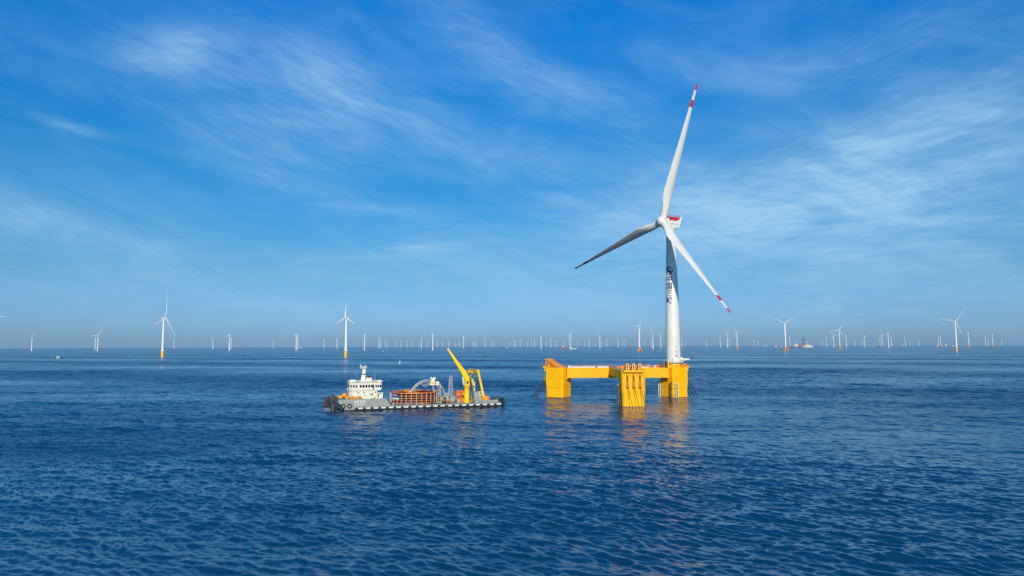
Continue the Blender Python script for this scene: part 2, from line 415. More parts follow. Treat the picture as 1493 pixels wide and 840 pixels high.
def sea_material():
    m = bpy.data.materials.new('sea_water'); m.use_nodes = True
    t = m.node_tree; n = t.nodes; l = t.links; b = n['Principled BSDF']
    b.inputs['IOR'].default_value = 1.52
    b.inputs['Base Color'].default_value = (0.0, 0.040, 0.100, 1)
    at = n.new('ShaderNodeAttribute'); at.attribute_name = 'chop'
    l.new(at.outputs['Fac'], b.inputs['Roughness'])
    tx = n.new('ShaderNodeTexCoord')
    mp = n.new('ShaderNodeMapping'); mp.inputs['Scale'].default_value = (0.38, 1.0, 1.0); mp.inputs['Rotation'].default_value = (0, 0, R(8)); l.new(tx.outputs['Object'], mp.inputs[0])
    n1 = n.new('ShaderNodeTexNoise'); n1.inputs['Scale'].default_value = 1.9; n1.inputs['Detail'].default_value = 3; l.new(mp.outputs[0], n1.inputs['Vector'])
    bp = n.new('ShaderNodeBump'); bp.inputs['Strength'].default_value = 1.0; bp.inputs['Distance'].default_value = 0.05
    n2 = n.new('ShaderNodeTexNoise'); n2.inputs['Scale'].default_value = 0.38; n2.inputs['Detail'].default_value = 2; l.new(mp.outputs[0], n2.inputs['Vector'])
    b2 = n.new('ShaderNodeBump'); b2.inputs['Strength'].default_value = 1.0; b2.inputs['Distance'].default_value = 0.16
    l.new(n2.outputs[0], b2.inputs['Height']); l.new(b2.outputs[0], bp.inputs['Normal'])
    l.new(n1.outputs[0], bp.inputs['Height']); l.new(bp.outputs[0], b.inputs['Normal'])
    # broken foam where the water laps against steel
    aw = n.new('ShaderNodeAttribute'); aw.attribute_name = 'wash'
    n3 = n.new('ShaderNodeTexNoise'); n3.inputs['Scale'].default_value = 0.7; n3.inputs['Detail'].default_value = 5; l.new(tx.outputs['Object'], n3.inputs['Vector'])
    ad = n.new('ShaderNodeMath'); ad.operation = 'MULTIPLY'; l.new(aw.outputs['Fac'], ad.inputs[0]); l.new(n3.outputs[0], ad.inputs[1])
    mr = n.new('ShaderNodeMapRange'); l.new(ad.outputs[0], mr.inputs[0]); mr.inputs[1].default_value = 0.30; mr.inputs[2].default_value = 0.52; mr.inputs[4].default_value = 0.55
    fo = n.new('ShaderNodeBsdfDiffuse'); fo.inputs['Color'].default_value = (0.62, 0.68, 0.70, 1)
    ms = n.new('ShaderNodeMixShader'); l.new(mr.outputs[0], ms.inputs[0]); l.new(b.outputs[0], ms.inputs[1]); l.new(fo.outputs[0], ms.inputs[2])
    l.new(ms.outputs[0], n['Material Output'].inputs['Surface'])
    return m
sea = bpy.data.objects.new('sea', build_sea()); col.objects.link(sea); sea.data.materials.append(sea_material())
tag(sea, 'deep blue rippled open sea reaching the horizon', 'sea', kind='structure')

# ------------------------------------------------------------------ sea haze
hz = MB(); hz.b2((-28000, -28000, -60), (28000, 28000, 232))
HAZE = 2.9e-5
hm = bpy.data.materials.new('sea_haze'); hm.use_nodes = True
_n = hm.node_tree.nodes; _n.remove(_n['Principled BSDF'])
pv = _n.new('ShaderNodeVolumePrincipled'); pv.inputs['Color'].default_value = (0.52, 0.78, 0.97, 1); pv.inputs['Density'].default_value = HAZE
pv.inputs['Anisotropy'].default_value = 0.0
hm.node_tree.links.new(pv.outputs[0], _n['Material Output'].inputs['Volume'])
MAT['haze'] = hm
tag(hz.build('haze', 'haze'), 'pale blue haze lying over the sea', 'haze', kind='stuff')

# ------------------------------------------------------------------ floating platform
PC, PR = (65.0, 412.0), R(-1.0)
DECK = 18.9
CORN = {'near': ((0.0, -41.9), 0.0), 'tower': ((36.3, 20.9), R(120)), 'far': ((-36.3, 20.9), R(-120))}
plat = thing('floating_platform', 'yellow three-column floating platform carrying the big wind turbine', 'platform', (PC[0], PC[1], 0), PR)
def in_col(key, p):
    c, a = CORN[key]; q = rotz(p, a); return Vector((q.x+c[0], q.y+c[1], q.z))
HW = 6.3
def chamfer(hw, c): return [(-hw+c, -hw), (hw-c, -hw), (hw, -hw+c), (hw, hw-c), (hw-c, hw), (-hw+c, hw), (-hw, hw-c), (-hw, -hw+c)]
for key in CORN:
    mb = MB(); c0 = CORN[key][0]
    def pr(poly, z0, z1, top=None):
        P = [in_col(key, (x, y, 0)) for x, y in poly]; T = [in_col(key, (x, y, 0)) for x, y in (top or poly)]
        mb.prism([(p.x, p.y) for p in P], z0, z1, 0, [(p.x, p.y) for p in T])
    lowp, upp = chamfer(HW-0.3, 0.9), chamfer(HW, 0.9)
    pr(lowp, -9, 5.8); pr(lowp, 5.8, 8.6, upp); pr(upp, 8.6, DECK)
    cobj = mb.build('column', 'yellow', plat, bevel=0.12)
    # dark wet band just above the water
    g = MB(); P = [in_col(key, (x, y, 0)) for x, y in chamfer(HW-0.27, 0.9)]
    g.prism([(p.x, p.y) for p in P], -1.0, 0.55); g.build('waterline_band', 'rust', cobj)
    # fairleads, guide tubes, stoppers and chains on the outward face
    fl = MB(); gd = MB()
    for i, x in enumerate((-3.3, 0.0, 3.3)):
        def T(p): return in_col(key, p)
        def obox(m, c, d, mi=0):
            m.box(T(c), d, CORN[key][1], mi)
        obox(fl, (x, -HW-0.55, 12.9), (1.3, 1.1, 1.1)); obox(fl, (x-0.5, -HW-0.75, 11.6), (0.25, 1.5, 2.4)); obox(fl, (x+0.5, -HW-0.75, 11.6), (0.25, 1.5, 2.4))
        fl.tube([T((x-0.5, -HW-1.1, 11.4)), T((x+0.5, -HW-1.1, 11.4))], 0.85, 12)
        gd.tube([T((x-0.45, -HW-0.35, 13.4)), T((x-0.45, -HW-0.35, 18.0))], 0.2, 6); gd.tube([T((x+0.45, -HW-0.35, 13.4)), T((x+0.45, -HW-0.35, 18.0))], 0.2, 6)
    fl.split('chain_fairlead', 'orange', cobj); gd.build('chain_guide', 'buoy', cobj)
    lg = MB(); lg.box(in_col(key, (0, -HW-0.7, DECK+0.15)), (10.6, 2.2, 0.9), CORN[key][1])
    for i in range(7):
        lg.box(in_col(key, (-4.8+1.6*i, -HW-0.5, DECK-1.3)), (0.25, 1.2, 2.0), CORN[key][1])
    lg.build('stopper_ledge', 'yellow', cobj)
    for x in (-3.3, 0.0, 3.3):
        st = MB(); T = lambda p: in_col(key, p)
        top = DECK+{'near': 3.9, 'far': 5.1, 'tower': 1.5}[key]
        for dx in (-0.55, 0.55):
            st.bar(T((x+dx, -HW-0.9, DECK+0.6)), T((x+dx, -HW-0.2, top)), 0.42)
            st.bar(T((x+dx, -HW-0.2, top)), T((x+dx, 2.2, DECK)), 0.34)
            st.bar(T((x+dx, -HW+2.2, DECK)), T((x+dx, -HW+1.6, max(top-1.3, DECK+.9))), 0.3)
            st.bar(T((x+dx, -HW-0.6, DECK+2.0)), T((x+dx, -HW+2.0, DECK+2.0)), 0.26)
        st.box(T((x, -HW-0.2, top)), (1.6, 1.0, 0.7), CORN[key][1]); st.box(T((x, -HW+1.8, DECK+1.0)), (1.2, 1.6, 1.8), CORN[key][1])
        st.build('chain_stopper', 'buoy', plat)
        ch = MB(); p0 = T((x, -HW-1.75, 11.3)); dxw = {'near': 1.9, 'tower': -0.6, 'far': 0.6}[key]; run = {'near': 4.2, 'tower': 8.8, 'far': 9.6}[key]
        p1 = T((x+dxw*1.25, -HW-1.75-run*1.25, -2.8))
        ch.tube([p0, T((x+dxw*.5, -HW-1.75-run*.46, 5.2)), p1], 0.14 if key == 'near' else 0.25, 6)
        up = [T((x, -HW-0.62, 18.6)), T((x, -HW-0.62, 13.0))]; ch.tube(up, 0.18, 6)
        ch.build('mooring_chain', 'chain', plat)
# deck beams: one between the two rear columns, a stem to the front column, haunched where they meet
bm_ = MB(); zb = 12.6
def haunched(x0, x1, y0, y1, z0, z1, ha, hb):
    prof = [(x0, z1), (x0, z0-ha)]
    if ha: prof += [(x0+ha*.12, z0-ha*.5), (x0+ha*.45, z0-ha*.13)]
    prof += [(x0+ha, z0), (x1-hb, z0)]
    if hb: prof += [(x1-hb*.45, z0-hb*.13), (x1-hb*.12, z0-hb*.5)]
    prof += [(x1, z0-hb), (x1, z1)]
    return prof
bm_.ext(haunched(-36.3+5.0, 36.3-5.0, 0, 0, zb, DECK-0.004, 1.4, 1.4), 'y', 12.9, 24.0)
bm_.build('cross_beam', 'yellow', plat, bevel=0.1)
sb = MB(); pr_ = haunched(-41.9+5.5, 12.9, 0, 0, 14.3, DECK-0.008, 2.0, 2.0)
sb.ext(pr_, 'x', -5.2, 5.2)
sb.build('stem_beam', 'yellow', plat, bevel=0.1)
# deck outfit
dk = MB()
dk.b2((-29.5, 12.9, DECK+0.05), (-14.0, 14.6, DECK+0.75)); dk.b2((-12.4, 12.9, DECK+0.05), (-5.6, 14.6, DECK+0.8)); dk.b2((-30.6, 13.0, DECK+0.05), (-29.2, 14.8, DECK+1.3))
dk.b2((14, 13.4, DECK), (19, 14.4, DECK+0.7)); dk.b2((22.5, 14, DECK), (24, 15.5, DECK+1.2))
dk.split('cable_tray', 'offwhite', plat)
bx = MB()
for (x, y, dx, dy, dz) in ((8, 18, 1.6, 1.2, 1.2), (11, 21, 2.2, 1.4, 1.0), (20, 19.5, 1.4, 1.4, 1.6), (25.5, 16.6, 1.6, 1.2, 1.5), (27.8, 15.6, 1.2, 1.2, 1.1), (-20, 21, 2.5, 1.5, 1.1), (-9, 19, 1.0, 1.0, 1.4), (1, -20, 1.5, 2, 1.3), (-2.5, -6, 1.2, 1.2, 1.1), (2, 8, 2.2, 1.6, 1.2)):
    bx.box((x, y, DECK+dz/2), (dx, dy, dz))
bx.split('deck_locker', 'orange', plat)
cb = MB(); cb.box((30.2, 13.0, DECK+1.9), (1.3, 1.2, 3.8)); cb.build('control_cabinet', 'dark', plat)
wn = MB()
wn.box((27.8, 14.0, DECK+0.4), (4.6, 2.6, 0.8)); wn.tube([(26.4, 14.0, DECK+1.4), (29.2, 14.0, DECK+1.4)], 1.0, 14); wn.bar((26.1, 13, DECK), (27.6, 13.4, DECK+3.0), 0.4); wn.bar((29.4, 13, DECK), (28.2, 13.4, DECK+3.0), 0.4)
wn.build('deck_winch', 'rust', plat)
pw = MB(); pw.box((30.8, 15.2, DECK+1.7), (2.2, 2.2, 3.4)); pw.b2((29.7, 14.1, DECK+3.4), (31.9, 16.3, DECK+3.8)); pw.build('power_cabinet', 'yellow', plat)
rl = MB()
for y in (13.0, 23.9): railing(rl, [(-29.5, y, DECK), (-5.4, y, DECK)] if y < 20 else [(-29.5, y, DECK), (29.5, y, DECK)], r=0.045)
railing(rl, [(5.4, 13.0, DECK), (29.5, 13.0, DECK)], r=0.045)
for x in (-5.1, 5.1): railing(rl, [(x, -35.5, DECK), (x, 12.9, DECK)], r=0.045)
for key in CORN:
    q = [in_col(key, p) for p in ((-6.1, -5.4, DECK), (-6.1, 4.0, DECK))]; railing(rl, q, r=0.045)
    q = [in_col(key, p) for p in ((6.1, -5.4, DECK), (6.1, 4.0, DECK))]; railing(rl, q, r=0.045)
rl.build('deck_railing', 'orange', plat)
hg = MB(); hg.tube([(-10.5, 13.6, 12.7), (-10.5, 13.6, 10.2)], 0.22, 8); hg.tube([(-10.5, 13.6, 10.2), (-10.5, 13.6, 7.0)], 0.06, 6); hg.build('hanging_hose', 'dark', plat)
# boarding ladders with fender tubes
def boarding(key, face, a0, w, zt, mats, zb_=-2.5):
    """two fender tubes with rungs standing off one face of a column"""
    lad = MB()
    def T(a, off, z):
        d = HW+off
        return in_col(key, {'-x': (-d, a, z), '+y': (a, d, z)}[face])
    for a in (a0, a0+w): lad.tube([T(a, 0.9, zb_), T(a, 0.9, zt-0.6), T(a, -0.2, zt)], 0.26, 8, mi=0)
    z = 0.4
    while z < zt-1: lad.bar(T(a0, 0.9, z), T(a0+w, 0.9, z), 0.16, 1); z += 0.8
    for z in (2.0, 6.0, zt-1.2):
        for a in (a0, a0+w): lad.bar(T(a, 0.9, z), T(a, -0.8, z), 0.3, 1)
    lad.build('boarding_ladder', mats, plat)
boarding('near', '-x', -5.0, 2.2, 13.5, ['rust', 'dark'])
boarding('near', '-x', 0.4, 2.2, 12.0, ['cream', 'dark'])
boarding('tower', '-x', 3.6, 1.6, 9.8, ['cream', 'dark'])
boarding('tower', '+y', -5.2, 0.9, 10.0, ['rust', 'dark'])
boarding('tower', '+y', 4.6, 1.6, 11.0, ['cream', 'rust'])

# ------------------------------------------------------------------ the big turbine on the platform
TB = (101.4, 431.6)
turb = thing('wind_turbine', 'huge white wind turbine with red-banded blades and blue lettering, standing on the yellow platform', 'wind turbine', (TB[0], TB[1], DECK))
TW = [(4.45, 1.9), (4.45, 20), (4.15, 36), (3.7, 54), (3.25, 68), (2.85, 80), (2.62, 86.6)]
def tower_r(z):
    for (r0, z0), (r1, z1) in zip(TW[:-1], TW[1:]):
        if z <= z1: return r0+(r1-r0)*(max(z, z0)-z0)/(z1-z0)
    return TW[-1][0]
tm = MB(); tm.lathe(TW, 64)
for z in (20, 45, 68): tm.lathe([(tower_r(z)+.03, z-.12), (tower_r(z)+.06, z), (tower_r(z)+.03, z+.12)], 64, cap=False)
tower = tm.build('tower', 'white', turb)
tb = MB(); tb.lathe([(5.0, 0.0), (5.0, 0.35), (4.62, 0.5), (4.62, 1.6), (4.9, 1.7), (4.9, 1.9)], 48); tb.build('base_flange', 'yellow', turb)
sp = MB(); sp.lathe([(4.5, 2.9), (6.3, 2.9), (6.3, 3.15), (4.5, 3.15)], 32, cap=False, smooth=False, sweep=(R(185), R(380)))
ring = [(6.2*math.cos(R(a)), 6.2*math.sin(R(a)), 3.15) for a in range(185, 381, 13)]; railing(sp, ring, 1.1, 1.5, 0.05)
for a in (200, 240, 280, 320, 355): sp.bar((4.5*math.cos(R(a)), 4.5*math.sin(R(a)), 1.9), (6.1*math.cos(R(a)), 6.1*math.sin(R(a)), 2.9), 0.25)
sp.build('service_platform', 'house', turb)
jc = MB(); jc.tube([(4.6, -2.6, 3.1), (4.6, -2.6, 5.2)], 0.45, 10); jc.box((6.4, -3.0, 5.0), (5.4, 1.0, 0.9), R(-8)); jc.box((4.4, -2.6, 5.4), (1.8, 1.5, 1.3)); jc.bar((4.9, -2.7, 3.6), (7.5, -3.1, 4.7), 0.3)
jc.build('davit_crane', 'house', turb)
dr = MB(); a = R(250); dr.box((4.42*math.cos(a), 4.42*math.sin(a), 4.4), (0.25, 1.1, 2.3), a); dr.build('tower_door', 'galv', turb)

def glyphs(text, size, bold=0.0):
    cu = bpy.data.curves.new('lettering', 'FONT'); cu.body = text; cu.size = size; cu.offset = bold; cu.align_x = 'CENTER'; cu.resolution_u = 3
    o = bpy.data.objects.new('lettering', cu); col.objects.link(o)
    dg = bpy.context.evaluated_depsgraph_get(); dg.update(); e = o.evaluated_get(dg); me = e.to_mesh()
    bm = bmesh.new(); bm.from_mesh(me); e.to_mesh_clear()
    bpy.data.objects.remove(o); bpy.data.curves.remove(cu)
    return bm
def slice_x(bm, step):
    xs = [v.co.x for v in bm.verts]
    if not xs: return
    x = math.floor(min(xs)/step)*step
    while x < max(xs):
        bmesh.ops.bisect_plane(bm, geom=bm.verts[:]+bm.edges[:]+bm.faces[:], plane_co=(x, 0, 0), plane_no=(1, 0, 0)); x += step
def wrap(bm, name, m, zc, ang, out=0.03, parent=None, sx=1.0):
    """lay a flat drawing round the tower at height zc and bearing ang"""
    slice_x(bm, 0.3)
    ys = [v.co.y for v in bm.verts]; yc = (min(ys)+max(ys))/2; xs = [v.co.x for v in bm.verts]; xc = (min(xs)+max(xs))/2
    for v in bm.verts:
        z = zc+v.co.y-yc; r = tower_r(z)+out; t = ang+(v.co.x-xc)*sx/r
        v.co = (r*math.cos(t), r*math.sin(t), z)
    me = bpy.data.meshes.new(name); bm.to_mesh(me); bm.free(); me.materials.append(MAT[m])
    o = bpy.data.objects.new(name, me); col.objects.link(o); o.parent = parent; return o
LA = R(270-13-27)
for chh, z in zip('中国三峡', (74.2, 69.75, 65.3, 60.9)):
    wrap(glyphs(chh, 4.4, 0.10), 'lettering', 'navy', z-DECK, LA, parent=tower)
# round emblem: a thick ring, open at the upper left, with a pale wave rising inside
def flat(polys):
    bm = bmesh.new()
    for p in polys: bm.faces.new([bm.verts.new((x, y, 0)) for x, y in p])
    return bm
def arc_band(r0, r1, a0, a1, n=40):
    return [[(r0*math.cos(t0), r0*math.sin(t0)), (r1*math.cos(t0), r1*math.sin(t0)), (r1*math.cos(t1), r1*math.sin(t1)), (r0*math.cos(t1), r0*math.sin(t1))]
            for t0, t1 in [(R(a0+(a1-a0)*i/n), R(a0+(a1-a0)*(i+1)/n)) for i in range(n)]]
em = arc_band(1.95, 2.55, -200, 150)
em += [[(-1.7+.34*i, -1.15+.25*math.sin(i*.6)), (-1.7+.34*(i+1), -1.15+.25*math.sin((i+1)*.6)), (-1.7+.34*(i+1), -.35+.8*math.sin((i+1)*.31)), (-1.7+.34*i, -.35+.8*math.sin(i*.31))] for i in range(10)]
em += [[(-1.2, .1), (-.2, .45), (-.2, 1.9), (-1.2, 1.55)]]
wrap(flat(em), 'emblem', 'navy', 79.5-DECK, LA, parent=tower)
SA = R(270-13+24)
wrap(glyphs('三', 1.9, 0.01), 'small_lettering', 'greyletter', 31.4-DECK, SA, parent=tower)
wrap(glyphs('引', 2.0, 0.015), 'small_lettering', 'redletter', 28.6-DECK, SA, parent=tower)
wrap(glyphs('领', 2.0, 0.015), 'small_lettering', 'redletter', 25.9-DECK, SA, parent=tower)

YAW, TILT, PHASE, OVER, HUBZ, BLADE, CONE = R(58.41), R(5.5), 14.83, 7.23, 109.68, 88.08, R(1.36)
TILT = R(8.54)
ax = Vector((-math.sin(YAW)*math.cos(TILT), -math.cos(YAW)*math.cos(TILT), math.sin(TILT)))
rgt = Vector((math.cos(YAW), -math.sin(YAW), 0)); upv = rgt.cross(ax); upv = upv if upv.z > 0 else -upv
hub_p = Vector((0, 0, HUBZ-DECK)) + ax*OVER
rz_ax = math.atan2(ax.y, ax.x)
# nacelle, drawn with +x towards the rotor
nm = MB(); zc = HUBZ-DECK
prof = [(4.6, zc-1.9), (4.9, zc+1.4), (4.4, zc+3.3), (-5.9, zc+4.0), (-7.6, zc+4.9), (-7.2, zc+3.4), (-5.4, zc-1.4), (-4.0, zc-2.7), (3.4, zc-3.2)]
nm.ext(prof, 'y', -3.1, 3.1)
nac = nm.build('nacelle', 'white', turb, bevel=0.35); nac.rotation_euler = (0, 0, rz_ax)
rp = MB()
for s in (-1, 1):
    y = s*3.12
    pts = [(4.1, zc+3.2), (-5.4, zc+3.85), (-5.0, zc+3.1), (-3.9, zc+2.4), (-2.3, zc+1.9), (0.0, zc+1.7), (1.2, zc+1.95), (2.6, zc+1.8), (4.2, zc+1.9)]
    rp.ext(pts, 'y', y-.03*1, y+.03*1)
rp.b2((-5.5, -3.0, zc+3.95), (3.6, 3.0, zc+4.12))
rp.build('red_side_panel', 'red', nac)
nr = MB(); railing(nr, [(3.4, -2.9, zc+4.1), (-5.4, -2.9, zc+4.1), (-5.4, 2.9, zc+4.1), (3.4, 2.9, zc+4.1)], 1.3, 1.3, 0.07, closed=True); nr.build('roof_railing', 'red', nac)
nw = MB()
for x in (1.6, -0.9, -3.0):
    for s in (-1, 1): nw.box((x, s*3.12, zc-.55), (0.6, .06, .9 if x > 1 else .5))
nw.split('side_vent', 'dark', nac)
nt_ = MB(); nt_.lathe([(2.75, zc-4.2), (3.15, zc-3.7), (3.15, zc-2.95)], 40); nt_.build('yaw_collar', 'white', turb)
# hub and spinner
hm_ = MB(); prof_h = [(2.3, -3.4), (2.75, -2.6), (3.1, -0.6), (3.05, 1.0), (2.6, 2.5), (1.7, 3.5), (0.8, 3.95), (0.05, 4.05)]
hm_.lathe(prof_h, 40)
for k in range(3):
    t = R(PHASE+120*k); d = Vector((math.sin(t), math.cos(t), 0))
hub = hm_.build('hub', 'blade', turb)
Rm = Matrix((rgt, upv, ax)).transposed()       # local x right, y up in the rotor plane, z along the axis
hub.matrix_parent_inverse = Matrix.Identity(4)
hub.location = hub_p; hub.rotation_euler = Rm.to_euler()
cap = MB(); cap.lathe([(1.05, 3.75), (1.15, 4.05), (0.75, 4.35), (0.05, 4.4)], 20); cap.build('nose_cap', 'galv', hub)
def blade_mesh(length, root_r, chord, bands=True, nsec=34, npt=20):
    """cylindrical root blending to a thin twisted section; +z along the blade, x towards the trailing edge, y downwind"""
    mb = MB(); vs = []
    ts = sorted(set([0, .012, .03, .05, .07, .09, .11, .13, .155, .18, .21, .25, .3, .36, .42, .48, .54, .6, .66, .72, .78, .82] + [.825, .878, .88, .95, .952, .97, .985, .995, 1.0]))
    for t in ts:
        if t < .2: k = t/.2; k = k*k*(3-2*k); c = 2*root_r*(1-k)+chord*k; th = 1.0*(1-k)+.30*k; off = 0.0*(1-k)+.16*k
        else: k = (t-.2)/.8; c = chord*(1-k)**1.0*.86+chord*.14*(1-k*.55); c = chord*(1-.83*k**.86); th = .30-.14*k; off = .16
        if t > .985: c *= max(.12, 1-((t-.985)/.015)**2)
        tw = R(7*(1-t)**1.8 - 1.0); pre = 0.0
        rb = (1-min(t/.2, 1))
        for i in range(npt):
            a = 2*math.pi*i/npt
            x = math.cos(a); y = math.sin(a)
            sharp = 1-.62*(1-rb)*max(0, x)**1.0
            X = x*c/2+off*c; Y = y*c*th/2*sharp
            vs.append((X*math.cos(tw)-Y*math.sin(tw), X*math.sin(tw)+Y*math.cos(tw)-pre, t*length))
    fs = {0: [], 1: []}
    for j in range(len(ts)-1):
        tm_ = (ts[j]+ts[j+1])/2
        red = bands and ((.825 < tm_ < .879) or tm_ > .951)
        for i in range(npt):
            a = j*npt+i; b = j*npt+(i+1) % npt; fs[1 if red else 0].append((a, b, b+npt, a+npt))
    o = len(mb.v); mb.v += vs
    for mi in (0, 1):
        for f in fs[mi]: mb.f.append(list(f)); mb.m.append(mi); mb.sm.append(True)
    mb.f.append(list(range(len(vs)-npt, len(vs)))); mb.m.append(1 if bands else 0); mb.sm.append(False)
    return mb
bmesh_blade = blade_mesh(BLADE-2.2, 2.2, 8.4).mesh('blade', ['blade', 'red'])
for k in range(3):
    t = R(PHASE+120*k)
    zl = ((rgt*math.sin(t)+upv*math.cos(t))*math.cos(CONE)+ax*math.sin(CONE)).normalized()
    tang = (rgt*math.cos(t)-upv*math.sin(t))          # clockwise seen from upwind-behind the viewer
    pitch = R(-94); xl = -tang*math.cos(pitch)-ax*math.sin(pitch); yl = zl.cross(xl).normalized(); xl = yl.cross(zl)
    o = bpy.data.objects.new('blade', bmesh_blade); col.objects.link(o); o.parent = turb
    o.location = hub_p + zl*2.2; o.rotation_euler = Matrix((xl, yl, zl)).transposed().to_euler()
    rc = MB(); rc.lathe([(2.45, -.35), (2.6, 0), (2.6, .5), (2.35, .7)], 32); c = rc.build('root_collar', 'blade', o)

# ------------------------------------------------------------------ cable-laying vessel (x along the ship from the house end, y away from the viewer)
SP, SR, SB = (-86.0, 347.0), math.atan2(26, 79), 28.0
ship = thing('cable_laying_vessel', 'grey cable-laying vessel with white deckhouse and yellow crane, afloat near the yellow platform', 'ship', (SP[0], SP[1], 0), SR)
LOW, HIGH = 2.2, 5.5
def S(x, y, z=0.0): q = rotz((x, y, 0), SR); return Vector((q.x+SP[0], q.y+SP[1], z))
hb = MB()
prof = [(1.5, -3), (84, -3), (84, LOW), (25.0, LOW), (22.6, HIGH), (-1.5, HIGH), (-1.5, 4.6), (1.5, 1.4)]
hb.ext(prof, 'y', 0, SB)
hull = hb.build('hull', 'hull', ship, bevel=0.08)
dk2 = MB(); dk2.b2((25.3, .3, LOW+.004), (83.8, SB-.3, LOW+.05)); dk2.b2((-1.2, .3, HIGH+.004), (22.3, SB-.3, HIGH+.05)); dk2.build('deck', 'deck', ship)
wl = MB(); wl.b2((1.45, -.05, -1.5), (84.05, SB+.05, .75)); wl.build('boot_topping', 'boot', hull)
fd = MB(); fd.b2((7.0, -.62, .35), (83.0, -.02, 1.75)); fend = fd.build('rubbing_strake', 'rubber', hull, bevel=.1)
fw = MB(); ft = MB()
x = 8.2
while x < 81.5:
    ln = 2.6
    fw.b2((x, -.70, 1.0), (x+ln, -.60, 1.68)); ft.tube([(x-.75, -1.05, 1.0), (x-.75, -.45, 1.0)], .85, 12); x += 3.85
fw.build('white_stripe', 'offwhite', fend)
ft.split('tyre_fender', 'rubber', hull)
tf = MB()
for xx in (0.9, 4.1):
    prof_t = [(.95*math.cos(2*math.pi*k/16), .95*math.sin(2*math.pi*k/16)) for k in range(17)]
    tf.tube([(xx+p[0], -.3, 2.6+p[1]) for p in prof_t], .28, 8, cap=False)
tf.split('tyre_fender', 'rubber', hull)
# name on the side: white characters above a smaller row, too small to read
nm2 = MB()
for x0, wd in ((6.4, 1.0), (7.8, 1.2), (9.3, 1.2), (10.8, .9), (12.0, .28)):
    nm2.b2((x0, -.012, 4.9), (x0+wd, .01, 5.12)); nm2.b2((x0, -.012, 4.15), (x0+wd*.9, .01, 4.35)); nm2.b2((x0+wd*.38, -.016, 3.8), (x0+wd*.6, .01, 5.4))
    if wd > .5: nm2.b2((x0, -.014, 3.75), (x0+.2, .01, 5.0))
for x0 in (6.6, 7.6, 8.7, 9.7, 10.7): nm2.b2((x0, -.012, 2.95), (x0+.75, .01, 3.3))
nm2.build('hull_lettering', 'offwhite', hull)
bw = MB()
bw.b2((-1.4, .02, HIGH), (22.4, .2, HIGH+.5)); bw.b2((-1.4, .2, HIGH), (-1.2, SB-.2, HIGH+.9)); bw.b2((-1.4, SB-.2, HIGH), (22.4, SB-.02, HIGH+.5))
bw.b2((69.5, .02, LOW), (82.5, .25, LOW+1.5)); bw.b2((69.5, SB-.25, LOW), (82.5, SB-.02, LOW+1.5)); 
for i in range(9): bw.b2((70+1.5*i, .25, LOW), (70.15+1.5*i, .7, LOW+1.4))
bw.split('bulwark', 'hull', hull)
# thruster frames and gear at the house end
tq = MB()
for y0 in (3.2, 12.5, 22.5):
    tq.b2((-5.6, y0, 4.9), (-1.4, y0+4.4, 5.6)); tq.bar((-5.0, y0+.5, 5.0), (1.2, y0+.5, .4), .7); tq.bar((-5.0, y0+3.9, 5.0), (1.2, y0+3.9, .4), .7)
    tq.bar((-5.3, y0+.5, 5.0), (-5.3, y0+.5, 1.5), .6); tq.bar((-5.3, y0+3.9, 5.0), (-5.3, y0+3.9, 1.5), .6); tq.bar((-5.3, y0+.5, 1.9), (-5.3, y0+3.9, 1.9), .5)
    tq.bar((-5.3, y0+2.2, 5.4), (-1.5, y0+2.2, 6.9), .35)
tq.split('end_frame', 'dark', hull)
tr = MB()
for y0 in (5.4, 14.7, 24.7):
    tr.tube([(-3.8, y0, 5.0), (-3.8, y0, -1.0)], [.9, .9], 12); tr.ball((-3.8, y0, 5.8), 1.2, (1, 1, .7), mi=0)
    tr.lathe([(1.1, 0), (1.25, .4), (1.0, 1.0)], 14, c=(-3.8, y0, 4.6))
tr.split('thruster_leg', 'leg', hull)
an = MB(); an.bar((-6.6, 26.2, 5.6), (-6.9, 26.2, .5), .55); an.box((-6.9, 26.2, 1.3), (1.2, 2.6, 1.5)); an.box((-6.4, 24.6, 2.6), (.8, 1, 2.8)); an.build('anchor', 'maroon', hull)
rl2 = MB(); railing(rl2, [(-1.2, .3, HIGH+.9), (-1.2, SB-.3, HIGH+.9)], .7, 1.6, .04); railing(rl2, [(25.5, SB-.3, LOW), (69, SB-.3, LOW)], 1.1, 2.0, .04); railing(rl2, [(26, .3, LOW), (42, .3, LOW)], 1.0, 2.0, .035)
rl2.split('railing', 'galv', hull)
# deckhouse
H0, H1, H2, H3 = HIGH, 10.5, 14.1, 15.0
dh = MB(); dh.prism([(5.6, 4.2), (18.2, 4.2), (18.2, 20.5), (4.2, 20.5), (4.2, 6.2)], H0, H1)
house = dh.build('deckhouse', 'house', ship, bevel=.06)
br = MB(); br.prism([(8.6, 3.6), (20.2, 3.6), (20.9, 5.0), (20.9, 20.0), (4.4, 20.0), (4.4, 7.4)], H1-.35, H2)
bridge = br.build('wheelhouse', 'house', house, bevel=.06)
rf = MB(); rf.prism([(8.3, 3.1), (20.4, 3.1), (21.4, 4.8), (21.4, 20.4), (4.0, 20.4), (4.0, 7.2)], H2, H2+.28)
rf.b2((4.6, 7.6, H2+.28), (7.6, 12, H2+1.25)); rf.b2((18.2, 4.0, H2+.28), (20.6, 7, H2+1.05)); rf.build('wheelhouse_roof', 'house', house, bevel=.05)
ln2 = MB(); ln2.prism([(5.2, 3.7), (19.4, 3.7), (19.4, 20.8), (3.8, 20.8), (3.8, 6.0)], H1-.62, H1-.36); ln2.build('bridge_wing_deck', 'house', house)
wi = MB()
for i in range(5): wi.b2((9.3+1.42*i, 3.55, 11.5), (10.35+1.42*i, 3.62, 12.85))
for i in range(3): wi.b2((17.2+1.1*i, 3.54, 11.5), (18.0+1.1*i, 3.62, 12.7))
